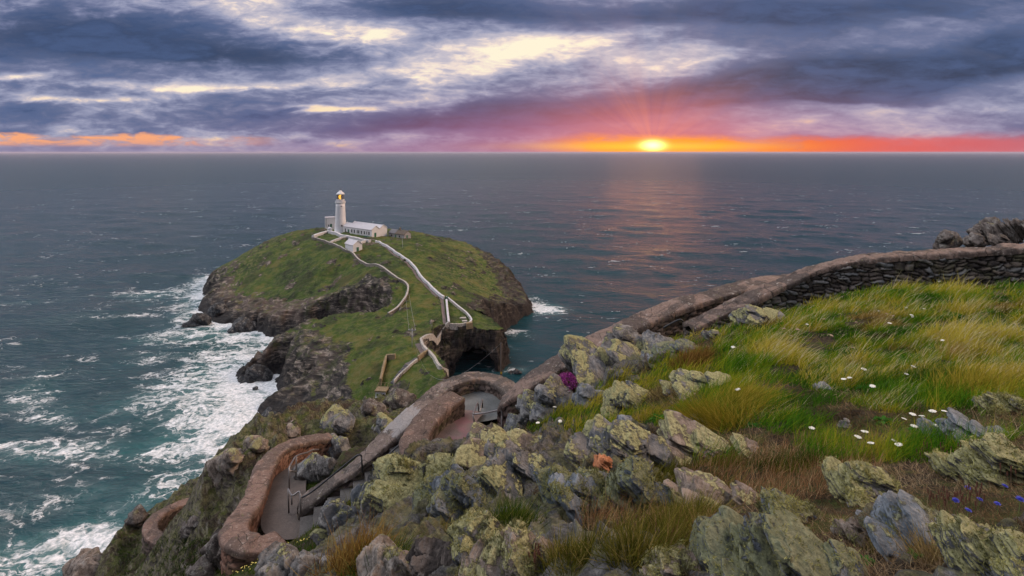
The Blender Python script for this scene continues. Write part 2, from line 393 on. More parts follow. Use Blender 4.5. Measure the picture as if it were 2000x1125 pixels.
# how steeply each stretch of coast climbs
_SL = np.array([(-214, 380, 1.1), (-182, 300, 1.5), (-160, 277, 1.5), (-120, 257, 1.6), (-88, 259, 3.2), (-66, 250, 5.0), (-66, 234, 4.0), (-100, 237, 1.6), (-112, 215, 1.15), (-85, 190, .85), (-80, 165, .8),
                (-40, 140, 2.2), (-19, 165, 4.0), (-24, 184, 5.0), (-27, 205, 6.0), (-15, 214, 7.0), (-2, 222, 5.0), (-7, 245, 1.5), (4, 280, 1.5), (12, 302, 1.4), (6, 340, 1.3), (-40, 412, 1.3), (-150, 440, 1.3)])
def island_h(x, y, full=False):
    x = np.asarray(x, float); y = np.asarray(y, float); p = np.c_[x.ravel(), y.ravel()]
    wob = (fbm(p / 16.0, 3, 4) * 4.2 + ridged(p / 12.0, 7, 4) * 5.2 - 1.6 + ridged(p / 5.0, 5, 3) * 1.5).reshape(x.shape)
    d = poly_sd(x, y, COAST)
    w = 1.0 / (((p[:, None] - _SL[None, :, :2]) ** 2).sum(-1) + 30.0) ** 1.6
    sl = ((w @ _SL[:, 2]) / w.sum(1)).reshape(x.shape)
    dd = d + wob * np.clip(1.4 - sl * .2, .25, 1.0) * sstep(-6, 6, d + 3)
    cliff = np.where(dd > 0, sl * 1.0 * dd ** 1.06, dd * 1.2)
    # ledges along the tilted beds
    q = np.c_[p[:, 0] * .5 + p[:, 1] * .45, cliff.ravel() * .9]
    bed = (np.abs(((q[:, 0] + q[:, 1] + 1.5 * fbm(p / 9, 9, 3)) / 2.6) % 1.0 - .5) * 2 - .5).reshape(x.shape)
    rock = sstep(0.5, 6, np.abs(cliff))
    bed2 = (np.abs(((q[:, 0] * 1.1 + q[:, 1] * .8 + 1.2 * fbm(p / 6, 12, 3)) / 1.05) % 1.0 - .5) * 2 - .5).reshape(x.shape)
    cliff = cliff + (bed * 2.0 + bed2 * .7) * rock + (ridged(p / 3.2, 21, 3).reshape(x.shape)) * 1.2
    top = _top(x, y) + (fbm(p / 11, 31, 4) * .9 + fbm(p / 2.6, 33, 4) * .50 + ridged(p / 9.0, 35, 4) * .85).reshape(x.shape)
    k = 1.6
    h = np.clip(.5 + .5 * (top - cliff) / (k * 2), 0, 1)
    z = top * (1 - h) + cliff * h - k * h * (1 - h)
    z = np.maximum(z, -4.0)
    return (z, top - cliff, d) if full else z
def island_z(x, y):
    return float(island_h(np.array([x]), np.array([y]))[0])
ISL_PATHS = {}
def build_island():
    gx = np.arange(-232, 26, 0.6); gy = np.arange(132, 452, 0.6)
    X, Y = np.meshgrid(gx, gy); Z, over, dist = island_h(X, Y, True)
    keep_v = Z > -3.0
    gzy, gzx = np.gradient(Z, 0.6); steep = np.hypot(gzx, gzy)
    p = np.c_[X.ravel(), Y.ravel(), Z.ravel()]
    rw = np.array([(-214, 380, 5), (-185, 310, 16), (-160, 277, 20), (-120, 257, 22), (-88, 262, 12), (-66, 250, 9), (-60, 238, 6), (-80, 237, 3), (-104, 232, 12), (-112, 215, 28), (-92, 195, 40), (-85, 175, 44), (-70, 160, 34),
                   (-40, 140, 6), (-19, 165, 3), (-24, 184, 2.5), (-15, 214, 3), (-2, 222, 5), (-6, 245, 16), (4, 280, 17), (12, 302, 19), (6, 340, 20), (-40, 412, 12), (-150, 440, 12)])
    w = 1.0 / (((p[:, None, :2] - rw[None, :, :2]) ** 2).sum(-1) + 20.0) ** 1.6
    lim = (w @ rw[:, 2]) / w.sum(1)
    rocky = sstep(3.5, -3.5, dist.ravel() - lim + fbm(p[:, :2] / 8.0, 51, 4) * 9.0)
    rocky = np.maximum(rocky, sstep(.20, .42, fbm(p[:, :2] / 7.0, 57, 4) + .10 * ridged(p[:, :2] / 3.0, 58, 2)) * .9 * sstep(4, 10, dist.ravel()))
    m = np.maximum(sstep(.7, 2.0, steep).ravel(), rocky * .8) * sstep(-2, 4, dist.ravel())
    p[:, 2] += rocky * sstep(-1, 6, dist.ravel()) * (ridged(np.c_[p[:, 0] * .75 + p[:, 1] * .5, p[:, 1] * .5 - p[:, 0] * .3, p[:, 2] * .2] / 5.0, 53, 4) * 1.5)
    dx = fbm(p / np.array([4.5, 4.5, 2.2]), 41, 4) * 1.5 * m; dy = fbm(p / np.array([4.5, 4.5, 2.2]), 47, 4) * 1.5 * m
    p[:, 0] += dx; p[:, 1] += dy
    f = grid_faces(*X.shape)
    kv = keep_v.ravel(); f = f[kv[f].any(1)]
    # the sea cave: an opening and a dark hollow behind it
    c = np.array([-16.0, 219.0, 0.5]); rad = np.array([9.0, 16.0, 9.5])
    def rr(q): return (((q - c) / (rad * (1 + .16 * fbm(q / 3.0, 77, 3))[:, None])) ** 2).sum(1)
    fx, fy = np.meshgrid(np.arange(-33, 3.1, .2), np.arange(203.4, 236, .2)); q_ = np.stack([fx, fy, island_h(fx, fy)], -1)
    g_y, g_x = np.gradient(q_[..., 2], .2); m_ = sstep(.7, 2.0, np.hypot(g_x, g_y)).ravel(); fp = q_.reshape(-1, 3).copy(); o_ = fp / np.array([4.5, 4.5, 2.2])
    fp[:, 0] += fbm(o_, 41, 4) * 1.5 * m_; fp[:, 1] += fbm(o_, 47, 4) * 1.5 * m_; fp += (fbm(fp / 1.1, 91, 3) * .35 * m_)[:, None] * np.array([.6, -.8, .3])
    cx_, cy_ = p[f][:, :, 0].mean(1), p[f][:, :, 1].mean(1); f = f[~((X.ravel()[f].mean(1) > -32.2) & (X.ravel()[f].mean(1) < 2.2) & (Y.ravel()[f].mean(1) > 204.2) & (Y.ravel()[f].mean(1) < 235.2))]
    ff = grid_faces(*fx.shape); ff = ff[(fp[:, 2] > -3.0)[ff].any(1)]; ff = ff[~((rr(fp) < 1.0)[ff].any(1))]
    f = np.vstack([f, ff + len(p)]); p = np.vstack([p, fp]); rocky = np.r_[rocky, np.clip(m_, 0, 1)]
    u = np.linspace(0, 2 * np.pi, 60, endpoint=False); w = np.linspace(-.35, 1.5, 34)
    Uu, Ww = np.meshgrid(u, w); q = np.stack([np.cos(Uu) * np.cos(Ww), np.sin(Uu) * np.cos(Ww), np.sin(Ww)], -1).reshape(-1, 3)
    q = c + q * rad * (1 + .16 * fbm(c + q * rad, 77, 3))[:, None]
    # same wobble as the opening's rim
    for _ in range(3):
        s = np.sqrt(rr(q)); q = c + (q - c) / s[:, None]
    q = c + (q - c) * 1.16; ok = q[:, 2] < island_h(q[:, 0], q[:, 1]) - .1
    nf = grid_faces(34, 60); i = np.arange(33) * 60
    nf = np.vstack([nf, np.stack([i + 59, i, i + 60, i + 119], -1)]); nf = nf[ok[nf].any(1)][:, ::-1]
    V = np.vstack([p, q]); F = np.vstack([f, nf + len(p)])
    used = np.zeros(len(V), bool); used[F.ravel()] = True; idx = np.cumsum(used) - 1
    rk = np.r_[rocky, np.ones(len(q))]
    o = mesh_np('island', V[used], idx[F], MAT['island'], colors={'rocky': (rk[used], 'FLOAT')})
    tag(o, kind='structure', label='grassy rocky island with dark sea cliffs below the lighthouse')
    return o

def island_material():
    m, n, b = material('turf and rock')
    geo = n.node('ShaderNodeNewGeometry'); P = geo.outputs['Position']; N = geo.outputs['True Normal']
    px, py, pz = n.sep(P); nx, ny, nz = n.sep(N)
    big = n.noise(P, 0.035, 5.0, 0.6); mid = n.noise(P, 0.16, 5.0, 0.62); fine = n.noise(P, 0.9, 5.0, 0.65)
    spk = n.noise(P, 0.55, 6.0, 0.7, 0.4)
    g = n.ramp(mid * 0.6 + big * 0.5, [(0.38, (.007, .016, .004)), (0.47, (.022, .045, .007)), (0.56, (.050, .088, .008)), (0.68, (.125, .112, .026))])
    g = n.mix(fine.ss(0.35, 0.7) * 0.55, g, n.mix(0.5, g, (.010, .018, .006)))
    # dry tussocks on the two flanks
    flank = n.val(py.k).ss(255, 300) * (px.ss(-150, -175) + px.ss(-62, -34)).clamp()
    dry = spk.ss(0.49, 0.58) * (0.45 + flank * 0.55)
    g = n.mix(dry * 0.75, g, n.ramp(fine, [(0.3, (.085, .075, .028)), (0.7, (.22, .20, .10))]))
    heath = n.noise(n.mapping(P, loc=(40, 9, 3)), 0.06, 4.0, 0.6).ss(0.54, 0.62) * 0.55
    g = n.mix(heath, g, (.022, .028, .010))
    # rock beds: dipping down to the right, seen edge on
    bedc = n.mapping(P, scale=(.22, .22, .85), rot=(R(12), R(38), R(20)))
    beds = n.noise(bedc, 0.9, 7.0, 0.66, 0.6); beds2 = n.noise(n.mapping(P, scale=(.3, .3, 2.6), rot=(R(12), R(38), R(20))), 1.1, 6.0, 0.7, 0.4)
    r = n.ramp(beds, [(0.38, (.006, .006, .006)), (0.48, (.034, .030, .027)), (0.56, (.105, .088, .074)), (0.64, (.30, .25, .21))])
    r = n.mix(beds2.ss(0.52, 0.64) * 0.5, r, (.022, .021, .022))
    pinkz = n.noise(P, 0.05, 3.0, 0.5).ss(0.42, 0.58) * n.val(pz.k).ss(4.0, 9.0) * n.val(px.k).ss(-60, -90)
    r = n.mix(pinkz * 0.45, r, n.mix(0.55, r, (.24, .165, .135)))
    moss = n.noise(P, 0.22, 5.0, 0.65).ss(0.50, 0.62)
    r = n.mix(moss * n.val(pz.k).ss(5.0, 12.0) * 0.6, r, (.045, .055, .016))
    wet = n.val((pz + (mid - 0.5) * 12.0 + (fine - .5) * 4.0).k).ss(1.5, 8.5, 1.0, 0.0)
    r = n.mix(wet * 0.9, r, n.ramp(fine, [(0.35, (.007, .007, .008)), (0.75, (.030, .029, .030))]))
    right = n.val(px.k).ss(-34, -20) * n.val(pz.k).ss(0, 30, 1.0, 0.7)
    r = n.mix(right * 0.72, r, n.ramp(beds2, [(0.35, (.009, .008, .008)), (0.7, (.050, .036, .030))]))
    grassy = (nz + (mid - 0.5) * 0.45 + (fine - 0.5) * 0.30 - n.val(n.attr('rocky').outputs['Fac']) * 0.42).ss(0.50, 0.64) * (pz + (mid - .5) * 6).ss(3.5, 7.5)
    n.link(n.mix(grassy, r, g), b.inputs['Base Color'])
    b.inputs['Roughness'].default_value = 0.85; b.inputs['Specular IOR Level'].default_value = 0.25
    hgt = n.mix(grassy, n.mix(0.5, beds2.k, fine.k), n.mix(0.4, fine.k, n.noise(P, 2.2, 4, .7).k))
    n.link(n.bump(hgt, 1.0, 1.3), b.inputs['Normal'])
    return m
MAT = {}
MAT['island'] = island_material()
island = build_island()

# ------------------------------------------------------------------ sea
def sea_material():
    m, n, b = material('sea water')
    geo = n.node('ShaderNodeNewGeometry'); P = geo.outputs['Position']
    fo = n.val(n.attr('foam').outputs['Fac']); milk = n.val(n.attr('milk').outputs['Fac'])
    wv = n.mapping(P, rot=(0, 0, R(-14)), scale=(.45, 1.0, 1.0))
    w1 = n.noise(wv, 0.075, 4.0, 0.55, 0.4); w2 = n.noise(wv, 0.33, 6.0, 0.62, 0.5); w3 = n.noise(P, 1.6, 4.0, 0.6)
    # lace of foam: thin warped cell walls inside drifting patches
    warp = n.noise(P, 0.10, 4.0, 0.6, color=True)
    vadd = n.node('ShaderNodeVectorMath', operation='MULTIPLY_ADD'); n.link(warp, vadd.inputs[0]); vadd.inputs[1].default_value = (13, 13, 0); n.link(P, vadd.inputs[2])
    strk = n.mapping(vadd.outputs[0], rot=(0, 0, R(-24)), scale=(.5, 1.0, 1.0))
    cell = n.voronoi(strk, 0.16, 'DISTANCE_TO_EDGE'); cell2 = n.voronoi(strk, 0.50, 'DISTANCE_TO_EDGE')
    fine = n.noise(P, 0.9, 6.0, 0.7, 0.5)
    brk = n.noise(strk, 0.085, 8.0, 0.68, 0.6)
    rid = n.noise(n.mapping(vadd.outputs[0], rot=(0, 0, R(-24)), scale=(.55, 1.0, 1.0), loc=(7, 3, 0)), 0.17, 7.0, 0.62, 0.8)
    web = (rid - 0.5).abs().ss(0.0, 0.075, 1.0, 0.0)             # stringy streaks
    lace = cell.ss(0.0, 0.20, 1.0, 0.0) * 0.5 + cell2.ss(0.0, 0.20, 1.0, 0.0) * 0.5
    cover = (fo * 0.92 + (brk - 0.5) * 1.9 - 0.28)               # where foam lies at all
    f = (cover.ss(0.10, 0.95) * 0.62 + (web * 0.40 + lace * 0.34) * cover.ss(-0.16, 0.30) + (fine - 0.5) * 0.38 - 0.26).ss(0.0, 0.55) * fo.ss(0.02, 0.14)
    f = (f * (0.74 + fine.ss(0.36, 0.58) * 0.26)).mx(cover.ss(-0.05, 0.8) * (0.10 + web * 0.22) * fo.ss(0.02, 0.14))
    caps = (w1 * 0.5 + w2 * 0.75 + (n.noise(P, 0.02, 2.0) - 0.5) * 0.35).ss(0.775, 0.82) * 0.5 * n.val(n.attr('caps').outputs['Fac'])
    f = (f + caps).clamp()
    teal = n.mix((milk + web * fo * 0.25).clamp(), (.003, .032, .040), (.026, .128, .128))
    n.link(n.mix(f, teal, n.ramp(fine, [(0.3, (.42, .47, .50)), (0.62, (.78, .78, .80))])), b.inputs['Base Color'])
    wr = n.val(n.attr('caps').outputs['Fac']).ss(0.0, 1.0, 0.30, 0.19); n.link(wr + f * 0.5, b.inputs['Roughness'])
    b.inputs['IOR'].default_value = 1.333
    hh = w1 * 2.4 + w2 * 1.15 + w3 * 0.16 + f * 0.12
    n.link(n.bump(hh, 1.0, 1.0), b.inputs['Normal'])
    return m
def build_sea():
    nr, nc = 640, 560
    rad = 55 * np.exp(np.linspace(0, math.log(90000 / 55), nr)); th = np.radians(np.linspace(-88, 88, nc))
    X = rad[:, None] * np.sin(th)[None]; Y = rad[:, None] * np.cos(th)[None]
    p = np.c_[X.ravel(), Y.ravel()]
    c, s = math.cos(R(-14)), math.sin(R(-14)); q = np.c_[(p[:, 0] * c + p[:, 1] * s) * .5, -p[:, 0] * s + p[:, 1] * c]
    fade = (1 - sstep(300, 2500, np.hypot(p[:, 0], p[:, 1])))
    Z = (fbm(q / 26.0, 61, 2) * 1.9 + ridged(q / 9.0, 63, 3) * .45) * fade
    d = poly_sd(X, Y, COAST).ravel()
    def blob(u, v, su, sv, ang=0.0):
        """foam patch given where it lies on the water"""
        a = atz(u, v, 0); dx = p[:, 0] - a[0]; dy = p[:, 1] - a[1]; ca, sa = math.cos(R(ang)), math.sin(R(ang))
        return np.exp(-((dx * ca + dy * sa) / su) ** 2 - ((-dx * sa + dy * ca) / sv) ** 2)
    near = np.exp(-np.maximum(-d, 0) / 15.0) * (1.2 * np.maximum(sstep(-55, -85, p[:, 0]), .25 * sstep(-40, -10, p[:, 0])))
    fo = near * .9
    for u, v, su, sv, ang, w in ((470, 720, 34, 34, 0, .75), (400, 650, 40, 22, 10, .62), (350, 570, 55, 20, 10, .55), (290, 590, 40, 22, 20, .35), (480, 790, 26, 26, 0, .82), (400, 760, 34, 20, 20, .58), (430, 850, 26, 16, 20, .62),
                                 (300, 700, 40, 20, 25, .34), (380, 930, 20, 12, 20, .42), (320, 970, 16, 9, 10, .42), (170, 1060, 26, 9, 10, .66), (60, 1110, 22, 8, 10, .6), (220, 1030, 22, 9, 15, .5),
                                 (60, 770, 14, 26, 40, .42), (100, 810, 12, 14, 60, .40), (120, 880, 26, 7, 8, .46), (250, 880, 20, 8, 5, .42), (40, 870, 20, 7, 0, .46), (140, 895, 26, 6, 5, .36), (250, 800, 26, 12, 30, .30), (330, 820, 40, 26, 25, .40), (200, 960, 30, 14, 12, .34), (200, 700, 40, 20, 25, .26), (60, 1000, 30, 12, 8, .3),
                                 (130, 492, 34, 7, 4, .42), (30, 590, 34, 10, 8, .4), (200, 620, 40, 9, 14, .36), (30, 492, 20, 5, 0, .4), (1065, 605, 14, 15, 10, .95), (1010, 590, 22, 26, 20, .5), (1080, 540, 14, 4, 5, .5),
                                 (1000, 650, 14, 10, 0, .45), (1010, 725, 8, 4, 10, .6), (640, 480, 30, 14, 0, .25), (520, 500, 50, 12, 8, .35)):
        fo = np.maximum(fo, blob(u, v, su, sv, ang) * w) + .22 * np.minimum(fo, blob(u, v, su, sv, ang) * w)
    fo = fo + .10 * sstep(.05, .5, fo) * fbm(p / 14, 71, 3) + .055 * sstep(-40, -120, p[:, 0]) * sstep(420, 200, p[:, 1])
    milk = np.clip(sstep(.25, .95, fo) * .75 + fbm(p / 18, 73, 3) * .12 * (fo > .2), 0, 1)
    caps = sstep(2600, 250, np.hypot(p[:, 0], p[:, 1]))
    o = mesh_np('sea', np.c_[p, Z], grid_faces(nr, nc)[:, ::-1], sea_material(), colors={'foam': (np.clip(fo, 0, 1.3), 'FLOAT'), 'milk': (milk, 'FLOAT'), 'caps': (caps, 'FLOAT')})
    tag(o, kind='structure', label='teal open sea with white foam streaks')
build_sea()

# ------------------------------------------------------------------ the headland the picture is taken from
_hp = [(1000, 1125, 2.6), (800, 1125, 3.4), (650, 1125, 4.8), (550, 1110, 7.0), (1300, 1125, 2.2), (1700, 1125, 2.1), (2000, 1125, 1.95), (2300, 1125, 1.9), (1000, 1000, 4.2), (800, 1030, 5.4), (1300, 1000, 3.3), (1700, 1000, 3.0), (2000, 1000, 2.8),
       (750, 950, 7.4), (900, 900, 7.6), (1000, 875, 8.4), (1150, 850, 7.8), (1300, 850, 6.2), (1500, 900, 4.8), (1700, 900, 4.4), (1950, 900, 4.0), (1300, 750, 8.8), (1150, 775, 10.5), (1500, 750, 7.6), (1700, 750, 7.2), (1950, 750, 6.5),
       (1300, 690, 11.5), (1400, 645, 13.0), (1500, 622, 13.4), (1700, 650, 10.0), (1950, 650, 9.2), (1730, 572, 12.6), (1950, 570, 12.4), (2200, 562, 11.8), (1600, 606, 13.4), (1600, 590, 14.6), (1800, 562, 14.0), (2000, 552, 13.6), (1050, 815, 12.8), (1000, 838, 12.6), (940, 865, 12.0), (870, 885, 12.0),
       (700, 1000, 9.5), (620, 1045, 10.8), (640, 1006, 13.8), (700, 962, 13.6), (760, 918, 13.9), (500, 1100, 12.6), (430, 1105, 14.5), (400, 1100, 17.0), (300, 1110, 21.0), (350, 1068, 22.3), (250, 1095, 24.0), (180, 1110, 26.5), (380, 1135, 17.0), (300, 1170, 19.0), (405, 950, 19.6), (408, 1000, 18.6), (405, 1050, 17.8),
       (480, 862, 24.0), (560, 838, 29.0), (640, 808, 35.0), (700, 797, 40.0), (780, 790, 42.0), (760, 806, 37.0), (520, 905, 20.6), (600, 850, 26.0), (700, 830, 30.0), (650, 870, 22.0), (660, 910, 18.0), (740, 860, 20.0), (800, 820, 26.0),
       (1300, 668, 16.2), (1130, 752, 15.3), (1050, 812, 14.9), (1450, 618, 16.6), (1600, 562, 16.0), (1800, 548, 16.0), (2000, 538, 15.6), (1900, 516, 18.5), (2000, 487, 20.5), (1960, 484, 21.0), (1880, 500, 21.5)]
HP = [tuple(at(*q)) for q in _hp] + [(-20, 40, 64), (-10, 52, 62), (2, 45, 66), (12, 40, 75), (24, 34, 80), (-30, 32, 60), (-36, 22, 58), (-30, 14, 64), (5, 28, 79), (15, 26, 83), (-5, 58, 50), (0, -3, 90.7), (7, -3, 90.8), (-8, -3, 87.6), (16, 0, 90.4), (22, 6, 90.0),
                                     (-16, 0, 82), (-14.5, 9, 80.5), (-14.3, 23.2, 73.6), (-16.2, 24.4, 73.6), (-14.8, 26.0, 73.4), (-12.0, 27.5, 73.2), (30, 18, 86), (-24, 30, 66)]
_head = TPS(HP, 0.003)
# walking surfaces, centre lines
RAMP = [at(1010, 905, 12.6), at(935, 880, 13.9), at(872, 862, 15.0), at(888, 820, 16.4), np.array([at(915, 795, 17.9)[0], 17.9, 83.2])]
LANDING = [np.array([-2.2, 17.3, 83.2]), np.array([-1.8, 18.1, 83.2]), np.array([-1.0, 18.0, 83.2])]
FLIGHT = [np.array([-2.4, 17.3, 83.2]), np.array([-3.45, 15.8, 82.6]), np.array([-6.1, 14.75, 81.05])]
HOOK_CAP = [at(648, 850, 21.4), at(600, 856, 20.6), at(552, 871, 19.6), at(522, 900, 18.4), at(506, 940, 16.9), at(489, 980, 15.5), at(466, 1012, 14.5), at(456, 1036, 13.8), at(474, 1054, 13.3), at(510, 1058, 13.3), at(548, 1047, 13.7)]
LOWER = [np.array(p) for p in ((-5.9, 15.4, 80.98), (-6.7, 15.4, 80.92), (-7.25, 16.4, 80.8), (-7.72, 17.6, 80.55), (-7.9, 18.6, 80.3), (-7.65, 19.6, 80.0), (-7.0, 20.4, 79.6), (-6.4, 20.9, 79.2))]
BEND = [np.array(p) for p in ((-13.2, 26.2, 73.4), (-15.3, 25.0, 73.75), (-15.7, 24.2, 73.8), (-14.4, 23.9, 73.9), (-12.6, 23.6, 74.2))]
CARVE = [(RAMP, .95), (LANDING, 1.1), (FLIGHT, 1.0), (LOWER, .8), (BEND, 1.0)]
def outcrop(x, y, z):
    """bare rock breaking through the turf: (mask 0..1, height of its beds)"""
    p = np.c_[x.ravel(), y.ravel()]; yy = np.maximum(y, .4); u = 1000 + 1000 * x / yy; v = 297 + (EYE - z) / yy * 1000
    top = np.interp(u, [200, 520, 620, 700, 790, 900, 1000, 1150, 1300, 1450, 1600, 1750, 2000, 2400], [1500, 1160, 1070, 990, 915, 872, 850, 815, 845, 880, 900, 900, 860, 840])
    zone = sstep(-25, 40, v - top) * np.interp(u, [500, 700, 1050, 1300, 1500, 1800, 2100], [.9, 1.0, .95, .66, .50, .55, .55])
    zone2 = np.exp(-((u - 1180) / 190) ** 2 - ((v - 710) / 75) ** 2) * .95
    zone = np.maximum(zone, zone2) * (y > .3)
    n = (fbm(p / np.array([1.1, .8]), 141, 4) + .35 * fbm(p / .35, 143, 3)).reshape(x.shape)
    m = sstep(.02, .22, n + (zone - .62) * 1.1) * sstep(.15, .4, zone)
    w = fbm(p / 1.3, 145, 3) * .9
    s = (p[:, 0] * .80 - p[:, 1] * .42 + w * .8) / .74; i = np.floor(s); f = s - i
    r_ = _hash(i.astype(np.int64), np.floor((p[:, 0] * .42 + p[:, 1] * .8 + w) / 1.1).astype(np.int64), np.zeros(len(p), np.int64), 9)
    saw = (1 - f) * sstep(0, .10, f) * (.35 + .9 * r_)
    s2 = (p[:, 0] * .82 - p[:, 1] * .40 + w * .5 + fbm(p / .3, 147, 2) * .05) / .13; i2 = np.floor(s2); f2 = s2 - i2
    saw2 = (1 - f2) * sstep(0, .15, f2) * (.3 + _hash(i2.astype(np.int64), np.floor((p[:, 0] * .4 + p[:, 1] * .8) / .5 + w).astype(np.int64), np.zeros(len(p), np.int64), 11))
    rel = saw * .34 * sstep(0.5, 6.5, y.ravel()) + saw2 * (.045 + .06 * sstep(1, 6, y.ravel())) + ridged(p / .26, 149, 4) * .045 + fbm(p / .07, 151, 2) * .012 + .05
    return m, rel.reshape(x.shape)
def head_h(x, y, detail=True, want=False):
    x = np.asarray(x, float); y = np.asarray(y, float)
    z = _head(x, y); p = np.c_[x.ravel(), y.ravel()]; r = np.hypot(x, y)
    # the seaward edge breaks off
    if detail:
        wild = sstep(-4, -9, x) * sstep(13, 18, y) + sstep(21, 27, y)
        wild = np.clip(wild, 0, 1)
        z = z + (fbm(p / 1.5, 101, 4) * .16 + fbm(p / .33, 103, 3) * .035).reshape(x.shape) * sstep(.5, 4, r)
        rr_ = ridged(np.c_[p[:, 0] * .8 + p[:, 1] * .5, -p[:, 0] * .25 + p[:, 1] * .45] / 1.9, 105, 5, .55).reshape(x.shape)
        z = z + wild * ((ridged(p / .8, 115, 4) * .30 + fbm(p / .35, 117, 3) * .10).reshape(x.shape) + rr_ * 1.05 + fbm(p / 4.0, 107, 3).reshape(x.shape) * .5)
    mk = None
    if detail:
        mk, rel = outcrop(x, y, z); z = z + mk * rel
    for line, w in CARVE:
        d, fz = line_d(x, y, line); k = sstep(w + 1.0, w + .12, d)
        z = z * (1 - k) + (fz - .14) * k
    return (z, mk) if want else z
def head_z(x, y):
    return float(head_h(np.array([x]), np.array([y]), False)[0])

def headland_material():
    m, n, b = material('headland turf soil and rock')
    geo = n.node('ShaderNodeNewGeometry'); P = geo.outputs['Position']; N = geo.outputs['True Normal']
    px, py, pz = n.sep(P); nx, ny, nz = n.sep(N)
    a = n.noise(P, 0.5, 5, .6); c = n.noise(P, 2.4, 6, .65); d = n.noise(P, 14.0, 6, .7); e = n.noise(n.mapping(P, scale=(1, 1, .3)), 45.0, 4, .7)
    soil = n.ramp(d * .6 + e * .4, [(.32, (.012, .009, .007)), (.5, (.045, .032, .022)), (.62, (.105, .078, .052)), (.75, (.19, .145, .10))])
    turf = n.ramp(d * .5 + c * .5, [(.34, (.014, .024, .006)), (.5, (.045, .066, .012)), (.66, (.115, .120, .024))])
    g = n.mix((a * .6 + c * .5).ss(.50, .62), soil, turf)
    bed = n.mapping(P, scale=(.9, .9, 3.4), rot=(R(10), R(32), R(15)))
    s1 = n.noise(bed, 1.6, 8, .7, .5); s2 = n.noise(P, 5.0, 6, .7)
    rock = n.ramp(s1, [(.36, (.010, .009, .009)), (.47, (.060, .052, .045)), (.56, (.14, .12, .104)), (.66, (.28, .25, .22))])
    oc = n.val(n.attr('outcrop').outputs['Fac'])
    lich = s2.ss(.43, .54) * (nz + (a - .5)).ss(.05, .5)
    cool = n.ramp(n.noise(n.mapping(P, scale=(2.2, 2.2, 5), rot=(R(10), R(30), R(25))), 3.0, 7, .7, .4), [(.34, (.030, .030, .032)), (.46, (.115, .115, .120)), (.60, (.26, .255, .25))])
    rock = n.mix(oc, rock, n.mix(a.ss(.42, .58), cool, rock))
    sd_ = n.noise(n.mapping(P, scale=(2.4, 2.4, 7), rot=(R(10), R(30), R(28))), 6.0, 7, .72, .3); crv = n.noise(P, 7.0, 6, .75, .4)
    cool = n.mix(sd_.ss(.36, .46, 1, 0) * .85, cool, (.010, .010, .011)); cool = n.mix((crv - .5).abs().ss(0, .035, 1, 0) * .7, cool, (.012, .011, .010))
    rock = n.mix(oc, rock, n.mix(.6, rock, cool))
    rock = n.mix(lich * .7, rock, n.ramp(d, [(.35, (.062, .062, .026)), (.65, (.27, .26, .12))]))
    seaward = (n.val(px.k).ss(-4.5, -9) * n.val(py.k).ss(12, 17) + n.val(py.k).ss(20, 25)).clamp()
    rk = ((nz + (c - .5) * .5 + (d - .5) * .3).ss(.52, .72, 1.0, 0.0) * (seaward * .7 + .3) + seaward * (a * .5 + s2 * .6).ss(.50, .64) * .75 + (oc + (d - .5) * .8 + (c - .5) * .5).ss(.40, .62)).clamp()
    n.link(n.mix(rk, g, rock), b.inputs['Base Color'])
    b.inputs['Roughness'].default_value = .9; b.inputs['Specular IOR Level'].default_value = .2
    n.link(n.bump(n.mix(.5, d.k, n.mix(.5, s1.k, e.k)), 1.0, .22), b.inputs['Normal'])
    return m
MAT['headland'] = headland_material()
def build_headland():
    nr, nc = 760, 900
    rad = .9 * np.exp(np.linspace(0, math.log(78 / .9), nr)); th = np.radians(np.linspace(-80, 80, nc))
    X = rad[:, None] * np.sin(th)[None]; Y = rad[:, None] * np.cos(th)[None]
    Z, MK = head_h(X, Y, True, True)
    # beyond the edge the cliff plunges into the sea
    edge = [(-60, -20), (-48, 10), (-33, 22), (-25.0, 27.5), (-19.8, 27.2), (-15.8, 28.8), (-12.4, 25.5), (-13.2, 28.5), (-13.2, 33), (-12.4, 38), (-10.5, 43.5), (-5, 46), (2, 42), (6, 33), (11, 27.5), (18, 27), (26, 30), (40, 26), (70, 20), (70, -40), (-60, -40)]
    d = poly_sd(X, Y, edge) + (fbm(np.c_[X.ravel(), Y.ravel()] / 2.2, 111, 4).reshape(X.shape)) * 1.1
    Z = np.where(d < 0, Z + d * 2.4, Z); Z = np.maximum(Z, -3)
    o = mesh_np('headland', np.c_[X.ravel(), Y.ravel(), Z.ravel()], grid_faces(nr, nc)[:, ::-1], MAT['headland'], colors={'outcrop': (MK.ravel(), 'FLOAT')})
    tag(o, kind='structure', label='rocky grassy headland in the foreground')
build_headland()

